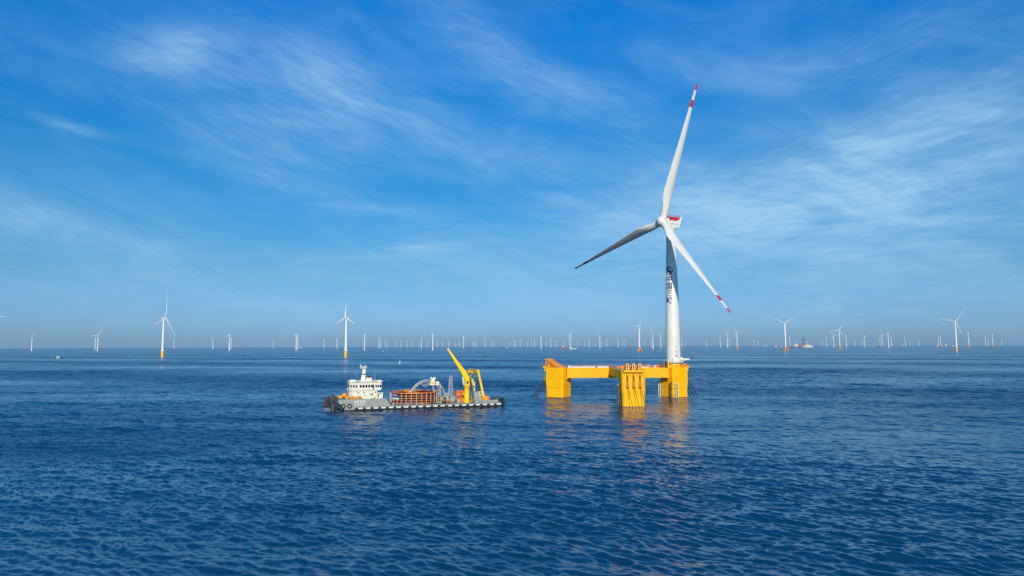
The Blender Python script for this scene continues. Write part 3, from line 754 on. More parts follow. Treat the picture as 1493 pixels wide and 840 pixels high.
wi.b2((15.95, 3.55, 10.4), (16.5, 3.62, 12.9))
d_ = Vector((8.6-4.4, 3.6-7.4, 0)).normalized(); nrm = Vector((d_.y, -d_.x, 0)); nrm = nrm if nrm.y < 0 else -nrm
for f in (.2, .5, .78): c = Vector((4.4, 7.4, 12.1)).lerp(Vector((8.6, 3.6, 12.1)), f)+nrm*.02; wi.box(c, (.95, .08, 1.2), math.atan2(d_.y, d_.x))
for y in (9, 11, 13, 15, 17): wi.box((4.37, y, 12.1), (.06, 1.2, 1.2))
for y in (5.8, 7.4, 9, 11, 13, 15): wi.box((20.92, y, 12.1), (.06, 1.0, 1.1))
for x in (8.3, 11.3, 17.0): wi.b2((x, 4.14, 8.6), (x+.6, 4.22, 9.2))
for x in (15.3,): wi.b2((x, 4.14, 6.3), (x+.8, 4.22, 8.6))
wi.b2((5.05, 4.85, 8.6), (5.1, 5.1, 9.0))
wi.split('window', 'glass', house)
lk = MB(); lk.b2((18.4, 4.6, H0), (21.2, 9, H0+3.0)); lk.b2((18.3, 4.5, H0+3.0), (21.4, 9.1, H0+3.2)); lk.build('deck_store', 'house', house, bevel=.05)
lw = MB(); lw.tube([(20.0, 4.62, 8.1), (20.0, 4.55, 8.1)], .32, 14); lw.b2((18.75, 4.54, 6.3), (19.25, 4.62, 8.1)); lw.b2((12.0, 4.12, 7.2), (12.4, 4.22, 7.7)); lw.split('porthole', 'glass', house)
ms = MB(); ms.prism([(10.2, 8.2), (12.6, 8.2), (12.6, 10.4), (10.2, 10.4)], H2+.28, 21.2, 0, [(11.35, 8.7), (12.65, 8.7), (12.65, 9.9), (11.35, 9.9)])
ms.b2((9.9, 8.0, 21.2), (13.2, 10.6, 21.5)); railing(ms, [(9.9, 8.0, 21.5), (13.2, 8.0, 21.5), (13.2, 10.6, 21.5), (9.9, 10.6, 21.5)], .7, .9, .05, closed=True)
ms.tube([(10.2, 9.2, 21.5), (10.2, 9.2, 22.4)], .12, 6); ms.ball((10.2, 9.2, 22.7), .42); ms.tube([(12.6, 9.2, 21.5), (12.6, 9.2, 23.2)], .09, 6)
mast = ms.build('mast', 'house', house)
ra = MB(); ra.box((11.9, 7.9, 18.2), (2.2, .35, .3)); ra.tube([(14.6, 7.6, 16.2), (14.6, 7.6, 17.0)], .25, 8); ra.box((14.6, 7.6, 17.15), (2.6, .5, .4), R(12)); ra.box((14.3, 8.6, 17.0), (1.4, 1.2, 1.0)); ra.build('radar', 'maroon', mast)
fn = MB(); fn.prism([(12.8, 8.2), (16.0, 8.2), (16.0, 12), (12.8, 12)], H2+.28, 16.3, 0, [(13.2, 8.4), (15.8, 8.4), (15.8, 11.8), (13.2, 11.8)]); fn.build('funnel', 'house', house, bevel=.06)
at_ = MB(); at_.tube([(8.2, 8, H2), (8.1, 8, 20.4)], .05, 5); at_.tube([(17.9, 9, H2), (17.5, 9, 21.0)], .06, 5); at_.tube([(16.7, 6, H2), (16.7, 6, 16.4)], .05, 5); at_.split('whip_antenna', 'galv', house)
hr = MB(); railing(hr, [(7.8, 5.0, H2+.28), (11.0, 3.4, H2+.28), (18.0, 3.3, H2+.28)], .9, 1.1, .035); railing(hr, [(3.9, 6.1, H1-.36), (5.4, 3.9, H1-.36), (8.2, 3.85, H1-.36)], .95, 1.0, .04); hr.split('roof_railing', 'house', house)
dv = MB(); dv.tube([(15.2, 2.6, H0), (15.2, 2.6, H0+2.5), (13.7, 2.2, H0+3.3)], .2, 8); dv.box((15.9, 3.0, H0+1.4), (1.6, 1.2, 1.6)); dv.build('boat_davit', 'cream', ship)
# cable carousel
CX, CY, CR, CZ0, CZ1 = 39.6, 14.4, 12.9, 2.75, 8.3
ca = MB()
nseg = 60
for z, th in ((CZ0, .5), (CZ0+1.35, .22), (CZ0+2.6, .22), (CZ0+3.8, .22), (CZ1-.25, .55)):
    ca.lathe([(CR-.12, z-th/2), (CR+.12, z-th/2), (CR+.12, z+th/2), (CR-.12, z+th/2), (CR-.12, z-th/2)], nseg, c=(CX, CY, 0), cap=False, smooth=False)
for k in range(nseg):
    if k % 6: continue
    t = 2*math.pi*k/nseg; ca.bar((CX+CR*math.cos(t), CY+CR*math.sin(t), CZ0), (CX+CR*math.cos(t), CY+CR*math.sin(t), CZ1), .2)
ca.lathe([(CR-2.1, CZ1-.55), (CR-.15, CZ1-.3)], nseg, c=(CX, CY, 0), cap=False, smooth=False)
for k in range(40):
    t = 2*math.pi*k/40; ca.bar((CX+(CR-.6)*math.cos(t), CY+(CR-.6)*math.sin(t), LOW), (CX+CR*math.cos(t), CY+CR*math.sin(t), CZ0), .3)
ca.lathe([(CR-1.2, LOW+.1), (CR-.9, LOW+.5)], nseg, c=(CX, CY, 0), cap=False)
caro = ca.build('cable_carousel', 'orange', ship)
po = MB()
for k in range(0, nseg, 1):
    if k % 2 == 0:
        t = 2*math.pi*(k+.05)/nseg; q = CR+.22; po.bar((CX+q*math.cos(t), CY+q*math.sin(t), CZ0+.2), (CX+q*math.cos(t), CY+q*math.sin(t), CZ1-.5), .17)
po.split('lattice_post', 'offwhite', caro)
co = MB(); co.lathe([(CR-1.5, CZ0), (CR-1.5, 6.6), (3.2, 6.9), (3.2, CZ0)], 48, c=(CX, CY, 0), cap=False); co.build('cable_coil', 'cable', caro)
cc = MB(); cc.lathe([(3.0, CZ0), (3.0, 7.4), (2.4, 7.8), (.1, 7.9)], 32, c=(CX, CY, 0), cap=False); cc.build('carousel_core', 'orange', caro)
dm = MB(); dm.lathe([(CR-1.45, CZ0+.2), (CR-1.45, CZ1-.7)], 60, c=(CX, CY, 0), cap=False); dm.build('carousel_wall', 'maroon', caro)
bb = MB()
for a, b in ((196, 207), (207, 218)):
    bb.lathe([(CR+.34, 5.8), (CR+.38, 7.9), (CR+.30, 7.9), (CR+.30, 5.8)], 6, c=(CX, CY, 0), cap=False, smooth=False, sweep=(R(a), R(b)))
bb.build('blue_board', 'blue', caro)
bs = MB(); bs.lathe([(CR+.36, 4.7), (CR+.36, 5.6)], 10, c=(CX, CY, 0), cap=False, sweep=(R(196), R(222))); bs.lathe([(CR+.44, 6.7), (CR+.44, 7.1)], 10, c=(CX, CY, 0), cap=False, sweep=(R(199), R(215))); bs.build('white_board', 'offwhite', caro)
yb = MB(); yb.lathe([(CR-1.9, CZ1-.9), (CR-1.9, CZ1+.15), (CR-.2, CZ1+.1)], 10, c=(CX, CY, 0), cap=False, sweep=(R(78), R(112))); yb.box((CX-.5, CY+6.5, 7.6), (5, 3.5, 1.5)); yb.build('spooling_carriage', 'buoy', caro)
# loading arm
la = MB(); Z = CY-1
arc = [(37.0, Z, 8.0), (38.6, Z, 10.2), (40.6, Z, 12.2), (43.0, Z, 13.6), (45.5, Z, 14.2), (47.4, Z, 14.2)]
for dy in (-.9, .9):
    la.tube([(x, y+dy, z) for x, y, z in arc], .22, 6); la.tube([(x+.3, y+dy, z-.8) for x, y, z in arc], .18, 6)
for i in range(len(arc)-1):
    for f in (0, .5):
        p = Vector(arc[i]).lerp(Vector(arc[i+1]), f); la.bar(p+Vector((0, -.9, 0)), p+Vector((0, .9, 0)), .2); la.bar(p+Vector((0, -.9, 0)), p+Vector((.3, -.9, -.8)), .16)
la.tube([(51.0, Z-.9, 13.4), (53.4, Z-.9, 11.6), (55.0, Z-.9, 8.8), (56.2, Z-.9, 5.6)], .26, 6); la.tube([(51.0, Z+.9, 13.4), (53.4, Z+.9, 11.6), (55.0, Z+.9, 8.8), (56.2, Z+.9, 5.6)], .26, 6)
la.bar((43.4, Z-.9, 11.2), (47.6, Z-.9, 12.8), .3); la.bar((43.4, Z-.9, 11.2), (43.2, Z-.9, 12.6), .25); la.bar((44.6, Z-.9, 10.6), (47.8, Z-.9, 12.2), .25)
for x in (49.2, 53.2): 
    for dy in (-1.2, 1.2): la.bar((x, Z+dy, 11.4), (x+.6*(1 if x > 50 else 3.4), Z+dy*1.6, LOW), .3)
for z in (4.5, 6.5, 8.5, 10.3): la.bar((51.0, Z-1.6, z), (53.6, Z-1.6, z+.3), .2); la.bar((51.0, Z-1.6, z), (53.6, Z-1.6, z+1.9), .15)
arm = la.build('loading_arm', 'galv', ship)
lt = MB(); lt.b2((47.4, Z-1.4, 11.4), (52.6, Z+1.4, 11.8)); lt.b2((47.8, Z-1.2, 11.8), (50.2, Z+1.2, 14.2)); lt.b2((50.8, Z-1.3, 11.8), (52.6, Z+1.3, 13.4)); lt.b2((48.4, Z-.8, 14.2), (50.6, Z+.8, 15.4)); lt.tube([(48.3, Z-1, 15.2), (48.3, Z+1, 15.2)], .55, 10); lt.tube([(50.3, Z-1, 15.2), (50.3, Z+1, 15.2)], .55, 10)
railing(lt, [(47.4, Z-1.4, 11.8), (52.6, Z-1.4, 11.8)], 1.1, .8, .05); lt.build('cable_engine', 'cream', arm)
lh = MB(); lh.tube([(46.6, Z-1, 13.6), (46.6, Z+1, 13.6)], .7, 12); lh.build('guide_roller', 'dark', arm)
# lattice mast
lm = MB(); b0 = (59.2, 13.0)
for dx in (-.8, .8):
    for dy in (-.8, .8): lm.bar((b0[0]+dx*1.5, b0[1]+dy*1.5, LOW), (b0[0]+dx*.75, b0[1]+dy*.75, 15.6), .2)
for i in range(9):
    z0, z1 = LOW+1.45*i, LOW+1.45*(i+1); s0 = 1.2-.06*i; s1 = 1.2-.06*(i+1)
    lm.bar((b0[0]-s0, b0[1]-s0, z0), (b0[0]+s1, b0[1]-s1, z1), .12); lm.bar((b0[0]+s0, b0[1]+s0, z0), (b0[0]-s1, b0[1]+s1, z1), .12); lm.bar((b0[0]-s0, b0[1]-s0, z0), (b0[0]+s0, b0[1]-s0, z0), .12)
lm.box((b0[0], b0[1], 15.7), (2.0, 2.0, .3)); lm.tube([(b0[0], b0[1], 15.8), (b0[0], b0[1], 17.0)], .12, 6); lm.build('lattice_mast', 'galv', ship)
# machinery amidships
mg = MB()
mg.b2((54.2, 8, LOW), (57.0, 12, 6.2)); mg.b2((57.4, 6, LOW), (60.2, 10, 5.6)); mg.prism([(52.5, 9), (54.2, 8), (54.2, 12), (52.5, 12)], LOW, 5.2); mg.b2((60.4, 3.4, LOW), (62.2, 5.2, 4.4)); mg.tube([(54.4, 6.4, 3.6), (57.2, 6.4, 3.6)], 1.0, 12); mg.b2((56.0, 13, LOW), (59.0, 16, 7.0))
mg.build('deck_machinery', 'greygreen', ship, bevel=.05)
sm_ = MB(); rr_ = random.Random(5)
for i in range(46):
    x, y = rr_.uniform(46, 80), rr_.uniform(1.2, 10); h = rr_.uniform(.4, 1.5)
    if 63.5 < x < 69: y = max(y, 7)
    sm_.box((x, y, LOW+h/2), (rr_.uniform(.4, 1.6), rr_.uniform(.4, 1.4), h), rr_.uniform(0, 1), mi=rr_.choice((0, 0, 1, 2, 3)))
for i in range(26):
    x, y = rr_.uniform(52, 81), rr_.uniform(1.0, 16); h = rr_.uniform(1.5, 3.6)
    if 63.5 < x < 69 and y < 8: continue
    if rr_.random() < .5: sm_.tube([(x, y, LOW), (x, y, LOW+h)], rr_.uniform(.15, .4), 8, mi=rr_.choice((1, 2, 4, 5)))
    else: sm_.box((x, y, LOW+h/2), (rr_.uniform(.6, 1.4), rr_.uniform(.6, 1.4), h), rr_.uniform(0, 1), mi=rr_.choice((0, 1, 2, 3, 4, 5)))
for i in range(12): x = 26+1.25*i; sm_.box((x, rr_.uniform(.8, 1.4), LOW+.5), (.8, .7, rr_.uniform(.5, 1.3)), mi=rr_.choice((0, 1, 3)))
sm_.split('deck_gear', ['dark', 'greygreen', 'orange', 'rust', 'cream', 'buoy'], ship)
of = MB()
for y in (5.2, 9.6):
    for x in (60.8, 63.0, 65.6): of.bar((x, y, LOW), (x, y, 8.4), .35)
    for z in (4.9, 8.2): of.bar((60.6, y, z), (65.8, y, z), .4)
for x in (60.8, 65.6):
    for z in (4.9, 8.2): of.bar((x, 5.2, z), (x, 9.6, z), .35)
of.tube([(61.6, 5.0, 6.7), (61.6, 9.4, 6.7)], 1.1, 14); of.tube([(64.4, 5.0, 7.0), (64.4, 9.4, 7.0)], 1.1, 14); of.b2((61.2, 5.6, LOW), (65.2, 9, 4.4))
of.build('cable_tensioner', 'orange', ship)
# crane
kx, ky = 66.3, 5.0
cm = MB(); cm.lathe([(1.7, LOW), (1.7, 2.9), (1.38, 3.0), (1.38, 10.0), (1.6, 10.3)], 28, c=(kx, ky, 0)); crane = cm.build('crane_pedestal', 'crane', ship)
cs = MB(); cs.lathe([(1.7, 10.3), (1.7, 11.3)], 28, c=(kx, ky, 0)); cs.build('slewing_ring', 'buoy', crane)
def boomseg(m, a, b, wa, ha, wb, hb):
    a, b = Vector(a), Vector(b); d = (b-a).normalized(); y = Vector((0, 1, 0)); q = d.cross(y).normalized()
    vs = [p+y*sy*w_/2+q*sz*h_/2 for p, w_, h_ in ((a, wa, ha), (b, wb, hb)) for sy, sz in ((-1, -1), (1, -1), (1, 1), (-1, 1))]
    m.add(vs, [(3,2,1,0), (4,5,6,7), (0,1,5,4), (1,2,6,5), (2,3,7,6), (3,0,4,7)])
bo = MB()
boomseg(bo, (kx+.1, ky, 11.3), (kx-.2, ky, 15.0), 2.5, 2.5, 2.2, 2.6)
boomseg(bo, (kx+.25, ky, 14.4), (kx-2.0, ky, 18.6), 2.0, 2.7, 1.8, 2.6)
boomseg(bo, (kx-1.65, ky, 17.9), (kx-10.4, ky, 30.6), 1.7, 2.55, .95, .85)
bo.build('crane_boom', 'crane', crane, bevel=.05)
tp = MB(); tp.box((kx-10.5, ky, 30.8), (1.0, 1.1, 1.1)); tp.build('boom_head', 'offwhite', crane)
cy = MB(); cy.tube([(kx-1.7, ky-.9, 11.6), (kx-2.3, ky-.9, 15.9)], .28, 8); cy.tube([(kx-1.7, ky+.9, 11.6), (kx-2.3, ky+.9, 15.9)], .28, 8); cy.build('lift_cylinder', 'offwhite', crane)
cbx = MB(); cbx.b2((kx-.6, ky-1.45, 12.4), (kx+.6, ky-1.2, 13.6)); cbx.build('crane_hatch', 'dark', crane)
# stern A-frame
af = MB()
for y in (3.0, 20.0): boomseg(af, (75.8, y, LOW), (72.0, y, 19.0), 1.0, 1.25, 1.0, 1.0)
af.bar((71.9, 2.3, 19.0), (71.9, 20.7, 19.0), 1.3, h=1.5); af.box((71.0, 18.5, 18.2), (1.4, 3.0, 1.0)); af.box((71.3, 13, 18.0), (.9, 1.4, 1.2)); af.bar((72.1, 3.2, 17.2), (72.1, 19.8, 17.2), .35)
aframe = af.build('stern_frame', 'crane', ship, bevel=.05)
rm = MB(); rm.bar((76.3, 18.5, 4), (73.6, 18.5, 10.5), .5); rm.box((75.1, 16, 7), (.9, .9, 2.6)); rm.build('hydraulic_ram', 'maroon', aframe)
rw = MB(); rw.bar((72.9, 12.2, 6), (72.6, 12.2, 13), .35); rw.build('ram_rod', 'offwhite', aframe)
wh = MB(); wh.b2((70.2, 4.6, LOW), (74.4, 9.5, 7.8)); wh.b2((70.0, 2.6, LOW), (72.6, 4.5, 5.2)); wh.build('winch_house', 'greygreen', ship, bevel=.06)
wc = MB(); wc.b2((73.0, 4.3, 5.9), (75.4, 7.5, 7.9)); cabin = wc.build('control_cabin', 'offwhite', ship, bevel=.06)
wg = MB(); wg.b2((73.3, 4.22, 6.5), (74.0, 4.32, 7.5)); wg.b2((74.4, 4.22, 6.5), (75.1, 4.32, 7.5)); wg.split('window', 'glass', cabin)
dd = MB(); dd.tube([(76.0, 1.8, 4.3), (76.0, 4.2, 4.3)], 1.15, 20); dd.tube([(76.0, 1.6, 4.3), (76.0, 1.85, 4.3)], 1.5, 20); dd.tube([(76.0, 4.15, 4.3), (76.0, 4.4, 4.3)], 1.5, 20); dd.b2((74.8, 1.7, LOW), (77.2, 4.3, 3.0)); dd.build('winch_drum', 'buoy', ship)
srn = MB(); srn.prism([(82.5, 0.2), (84, 0.2), (87.0, 2.5), (87.0, SB-2.5), (84, SB-.2), (82.5, SB-.2)], 1.0, 2.6); srn.bar((84, 1.2, 2.6), (87, 3, 4.6), .5); srn.bar((84, 1.0, 2.6), (84, 1.0, 4.4), .4); srn.tube([(86.6, 3, 3.2), (86.6, 10, 3.2)], .9, 12); srn.bar((84.5, 14, 2.6), (87, 14, 4.8), .4); srn.bar((85, .9, 1.2), (86.6, 2.2, -1.5), .4)
srn.tube([(79.5, 3, LOW), (79.3, 3, 6.2)], .12, 6); srn.box((80.2, 3, 3.0), (2.2, 2, 1.4)); srn.build('stern_roller', 'dark', ship)

# loose gear on the house-end deck
def float_buoy(name, label, loc, r, sc3, group):
    m = MB(); m.ball((0, 0, r*sc3[2]), r, sc3, 14); o = m.build(name, 'buoy'); p = S(*loc); o.location = p; o.rotation_euler = (0, 0, SR)
    tag(o, label, 'buoy', group)
    k = MB(); k.tube([(0, 0, 2*r*sc3[2]-.05), (0, 0, 2*r*sc3[2]+.3)], .15, 8); k.ball((0, 0, r*sc3[2]), r*1.004, (sc3[0], sc3[1], .12), 14); k.build('buoy_band', 'rust', o)
    return o
FB = 'orange buoys on the deck beside the white deckhouse'
float_buoy('mooring_buoy', 'large orange mooring buoy, topmost and biggest of the heap beside the white deckhouse', (1.8, 5.0, HIGH+.95), 1.35, (1, 1, .95), FB)
float_buoy('mooring_buoy', 'orange mooring buoy at the outer end of the heap, next to the dark end frames', (-.1, 3.6, HIGH+.3), 1.15, (1.1, 1, .9), FB)
float_buoy('mooring_buoy', 'smaller yellow-orange mooring buoy low against the bulwark, below the biggest buoy', (2.9, 2.0, HIGH+.05), 1.0, (1.05, 1, .95), FB)
def raft(label, loc, ln, r, rz):
    m = MB(); m.tube([(-ln/2, 0, r), (-ln/2+.5, 0, r), (0, 0, r*1.05), (ln/2-.5, 0, r), (ln/2, 0, r)], [r*.45, r*.95, r, r*.95, r*.45], 14); o = m.build('floating_fender', 'buoy')
    o.location = S(*loc); o.rotation_euler = (0, 0, SR+rz); tag(o, label, 'fender', 'orange fenders lying before the deckhouse')
    k = MB()
    for x in (-ln*.25, 0, ln*.25): k.tube([(x-.08, 0, r), (x+.08, 0, r)], r*1.06, 14)
    k.build('lashing', 'rust', o)
raft('long orange fender lying along the bulwark before the white deckhouse wall', (8.3, 1.7, HIGH+.05), 3.8, .85, .1)
raft('short orange fender behind the long one, against the chamfered deckhouse corner', (5.4, 2.9, HIGH+.05), 2.6, .9, -.5)

# ------------------------------------------------------------------ the wind farm behind: x, y, hub height, blade length, yaw, rotor phase, base (M pile, J jacket, S unseen)
FARM = [
    (-1675, 2149, 125.6, 78, -6, 90, 'M'), (-3423, 4881, 105.3, 65, -84, 30, 'S'), (-3849, 6324, 100, 68, 70, 53, 'S'),
    (-2829, 4675, 100.8, 63, 18, 35, 'S'), (-1009, 1978, 112.7, 83, -144, 105, 'M'), (-4059, 8224, 109.9, 75, 84, 4, 'S'),
    (-3210, 7348, 100, 68, 84, 17, 'S'), (-1906, 4617, 101.9, 47, 114, 115, 'S'), (-2876, 7007, 117.3, 80, 70, 67, 'S'),
    (-3347, 9598, 100, 68, 70, 3, 'S'), (-1497, 4750, 104.8, 57, 66, 60, 'S'), (-2051, 6558, 103.1, 70, 100, 8, 'S'),
    (-2445, 8900, 110.5, 75, 78, 111, 'S'), (-1890, 7394, 100, 68, 78, 43, 'S'), (-445, 1833, 106.3, 36, 20, 0, 'M'),
    (-981, 4551, 102.7, 64, -84, 40, 'S'), (-1449, 7448, 102.8, 64, 78, 100, 'S'), (-1806, 9407, 103.4, 70, 84, 16, 'S'),
    (-2199, 11854, 100, 68, 84, 119, 'S'), (-2014, 11036, 100, 68, 78, 73, 'S'), (-2060, 12188, 101.6, 69, 78, 56, 'S'),
    (-1946, 11979, 100, 68, 95, 9, 'S'), (-1598, 10413, 100, 68, 70, 9, 'S'), (-1977, 13500, 100, 68, 62, 64, 'S'),
    (-1835, 13500, 100, 68, 95, 60, 'S'), (-967, 7302, 100, 54, 60, 20, 'S'), (-1505, 12193, 100, 68, 78, 56, 'S'),
    (-518, 4468, 100, 74, 78, 20, 'S'), (-1261, 11524, 100.8, 69, 70, 70, 'S'), (-1249, 12315, 100, 68, 70, 95, 'S'),
    (-916, 9912, 104.5, 71, 78, 67, 'S'), (-1119, 13500, 100, 68, 62, 35, 'S'), (-963, 12448, 100, 68, 95, 7, 'S'),
    (-492, 6937, 116.1, 53, 78, 30, 'S'), (-781, 13500, 100, 68, 78, 50, 'S'), (-646, 11684, 100, 68, 100, 94, 'S'),
    (-665, 12585, 100, 68, 78, 60, 'S'), (-375, 9542, 109.6, 68, 42, 5, 'S'), (-379, 12714, 100, 68, 70, 110, 'S'),
    (-335, 12734, 100, 68, 100, 2, 'S'), (-42, 12862, 100, 68, 84, 54, 'S'), (29, 10429, 100.3, 68, 95, 5, 'S'),
    (74, 12912, 100, 68, 78, 64, 'S'), (123, 10422, 105.2, 72, 78, 68, 'S'), (296, 13006, 100, 68, 70, 13, 'S'),
    (382, 13500, 100, 68, 62, 76, 'S'), (335, 10203, 102.8, 70, 70, 51, 'S'), (273, 6447, 104.5, 77, 90, 20, 'S'),
    (679, 13500, 100, 68, 95, 7, 'S'), (494, 8767, 100.3, 68, 95, 9, 'S'), (737, 11463, 100, 68, 84, 57, 'S'),
    (1015, 13296, 100, 68, 84, 57, 'S'), (450, 5328, 109.8, 59, -36, 40, 'S'), (1279, 13337, 100, 68, 70, 20, 'S'),
    (1425, 13400, 100, 68, 84, 51, 'S'), (945, 8409, 100.1, 68, 78, 7, 'S'), (1530, 12651, 100, 68, 84, 8, 'S'),
    (788, 6156, 108.8, 50, -108, 55, 'S'), (1540, 11810, 100, 68, 78, 53, 'S'), (1731, 12735, 100, 68, 100, 51, 'S'),
    (1777, 12786, 118.7, 81, 62, 119, 'S'), (1297, 8395, 120, 55, 78, 65, 'S'), (2013, 12425, 115.1, 78, 70, 59, 'S'),
    (2017, 12226, 107.5, 73, 100, 10, 'S'), (562, 3027, 111.9, 69, -72, 40, 'J'), (2599, 13500, 98, 67, 100, 60, 'J'),
    (1904, 9383, 120, 82, 84, 80, 'S'), (1036, 5039, 113.8, 71, 78, 90, 'S'), (1500, 6910, 120, 55, 42, 80, 'S'),
    (2489, 10033, 120, 82, 70, 115, 'S'), (3160, 12483, 100, 68, 70, 8, 'S'), (3589, 12654, 100, 68, 100, 64, 'S'),
    (2429, 7996, 120, 55, 72, 115, 'S'), (2060, 6555, 120, 55, 48, 5, 'S'), (3442, 10858, 120, 82, 100, 12, 'S'),
    (1688, 5141, 121.3, 65, 42, 90, 'J'), (4769, 13500, 113.6, 77, 70, 50, 'S'), (4223, 11770, 103.1, 70, 62, 12, 'S'),
    (1240, 3108, 126, 58, 42, 60, 'J'), (3664, 9038, 120, 82, 95, 20, 'S'), (6107, 13500, 112.6, 77, 95, 67, 'S'),
    (4678, 10196, 120, 82, 95, 14, 'S'), (3316, 7062, 120, 74, 0, 90, 'S'), (2316, 4843, 126, 58, 24, 30, 'J'),
    (3459, 7093, 120, 55, 126, 70, 'S'), (6756, 13500, 120, 82, 100, 62, 'S'), (5706, 11158, 100, 68, 78, 54, 'S'),
    (4170, 8103, 120, 82, 62, 50, 'S'), (3980, 7369, 126, 58, 0, 105, 'J'), (6280, 11693, 107.8, 73, 62, 67, 'S'),
    (3082, 5611, 120, 74, 114, 75, 'S'), (4337, 7837, 120, 82, 70, 62, 'S'), (5463, 9522, 120, 82, 84, 14, 'S'),
    (7831, 13500, 110.1, 75, 78, 53, 'S'), (8020, 13500, 120, 82, 84, 2, 'S'), (5718, 9190, 120, 82, 100, 9, 'S'),
    (5226, 8358, 120, 82, 95, 5, 'S'), (1874, 2891, 126, 68, -132, 80, 'M'), (3956, 5937, 126, 58, 96, 60, 'J'),
    (5884, 8516, 120, 82, 70, 60, 'S'), (7265, 10456, 120, 82, 78, 17, 'S'), (4976, 7094, 126, 93, -72, 105, 'J'),
    (9593, 13420, 120, 82, 62, 15, 'S'),
]
def far_blade(length, root=1.6, chord=3.3, n=8, secs=(0, .05, .12, .2, .4, .7, .92, 1.0)):
    vs = []
    for t in secs:
        k = min(t/.2, 1); c = 2*root*(1-k)+chord*k if t < .2 else chord*(1-.85*(t-.2)/.8)
        th = 1-.68*k; tw = R(14*(1-t)-1)
        for i in range(n):
            a = 2*math.pi*i/n; X = math.cos(a)*c/2+.15*k*c; Y = math.sin(a)*c*th/2
            vs.append((X*math.cos(tw)-Y*math.sin(tw), X*math.sin(tw)+Y*math.cos(tw)-1.5*t*t, t*length))
    fs = [(j*n+i, j*n+(i+1) % n, (j+1)*n+(i+1) % n, (j+1)*n+i) for j in range(len(secs)-1) for i in range(n)]
    fs.append(tuple(range((len(secs)-1)*n, len(secs)*n)))
    return vs, fs
def add_placed(mb, vs, fs, T, mi=0, smooth=True): mb.add([T @ Vector(v) for v in vs], fs, mi, smooth)
def far_turbine(row, label, detail, group):
    x, y, hh, bl, yaw, ph, base = row
    z0 = sea_z(x, y); ya = R(yaw)
    a = Vector((-math.sin(ya)*.996, -math.cos(ya)*.996, .087)); rt = Vector((math.cos(ya), -math.sin(ya), 0)); up = rt.cross(a); up = up if up.z > 0 else -up
    ang = math.atan2(a.y, a.x); hubp = Vector((0, 0, hh))+a*5.2
    zt = {'M': 17.0, 'J': 20.0, 'S': 15.0}[base]
    root = thing('wind_turbine', label, 'wind turbine', (x, y, z0), 0, group) if detail else None
    one = MB()
    def part(name, m, mats, idx):
        if detail: return m.build(name, mats, root)
        o = len(one.v); one.v += m.v; one.f += [[i+o for i in f] for f in m.f]; one.m += [idx]*len(m.f); one.sm += m.sm
    t = MB(); t.lathe([(3.3, zt), (3.2, hh*.4), (2.7, hh*.7), (2.1, hh-2.2)], 16); part('tower', t, 'far_white', 0)
    f = MB()
    if base == 'J':
        for sx_, sy_ in ((-1, -1), (1, -1), (1, 1), (-1, 1)): f.bar((sx_*11, sy_*11, -4), (sx_*4.5, sy_*4.5, zt-3), 2.0)
        for i in range(4):
            c = [(-1, -1), (1, -1), (1, 1), (-1, 1)]; p, q = c[i], c[(i+1) % 4]
            f.bar((p[0]*10, p[1]*10, 1), (q[0]*6.4, q[1]*6.4, 10), 1.1); f.bar((q[0]*10, q[1]*10, 1), (p[0]*6.4, p[1]*6.4, 10), 1.1); f.bar((p[0]*6.6, p[1]*6.6, 10), (q[0]*6.6, q[1]*6.6, 10), 1.2)
        f.box((0, 0, zt-2.4), (11, 11, 3.0)); f.lathe([(3.9, zt-1), (3.5, zt+.1)], 16)
        part('jacket_base', f, 'buoy', 1)
    else:
        f.lathe([(3.9, -4), (3.9, zt-1.0), (3.6, zt+.1)], 16); part('pile_base', f, 'yellow' if base == 'M' else 'far_white', 1 if base == 'M' else 0)
    if base == 'M':
        p = MB(); p.lathe([(3.5, zt-.2), (6.4, zt-.2), (6.4, zt+.6), (3.5, zt+.6)], 16, cap=False, smooth=False); railing(p, [(6.2*math.cos(R(a_)), 6.2*math.sin(R(a_)), zt+.6) for a_ in range(0, 360, 30)], 1.3, 2, .12, closed=True); p.box((5.2, -2, zt+1.2), (2.5, 1.5, 1.6)); part('access_platform', p, 'far_white', 0)
    n = MB(); T = Matrix.Translation((0, 0, hh)) @ Matrix.Rotation(ang, 4, 'Z'); q = MB(); q.ext([(3.6, -1.9), (3.6, 2.0), (-6.5, 2.4), (-7.5, 1.6), (-7.0, -1.6), (-5.0, -2.2)], 'y', -2.1, 2.1); add_placed(n, q.v, q.f, T, 0, False); part('nacelle', n, 'far_white', 0)
    h = MB(); q = MB(); q.lathe([(2.0, -1.8), (2.2, -.4), (1.9, 1.2), (1.0, 2.2), (.05, 2.4)], 12)
    Rm_ = Matrix((rt, up, a)).transposed().to_4x4(); add_placed(h, q.v, q.f, Matrix.Translation(hubp) @ Rm_); part('hub', h, 'far_white', 0)
    bv, bf = far_blade(bl-1.5)
    for k in range(3):
        tt = R(ph+120*k); zl = (rt*math.sin(tt)+up*math.cos(tt)).normalized(); xl = -(rt*math.cos(tt)-up*math.sin(tt)); yl = zl.cross(xl)
        Tb = Matrix.Translation(hubp+zl*1.5) @ Matrix((xl, yl, zl)).transposed().to_4x4()
        b = MB(); add_placed(b, bv, bf, Tb); part('blade', b, 'far_white', 0)
    if not detail:
        o = one.build('wind_turbine', ['far_white', 'buoy' if base == 'J' else 'yellow']); o.location = (x, y, z0); tag(o, label, 'wind turbine', group)
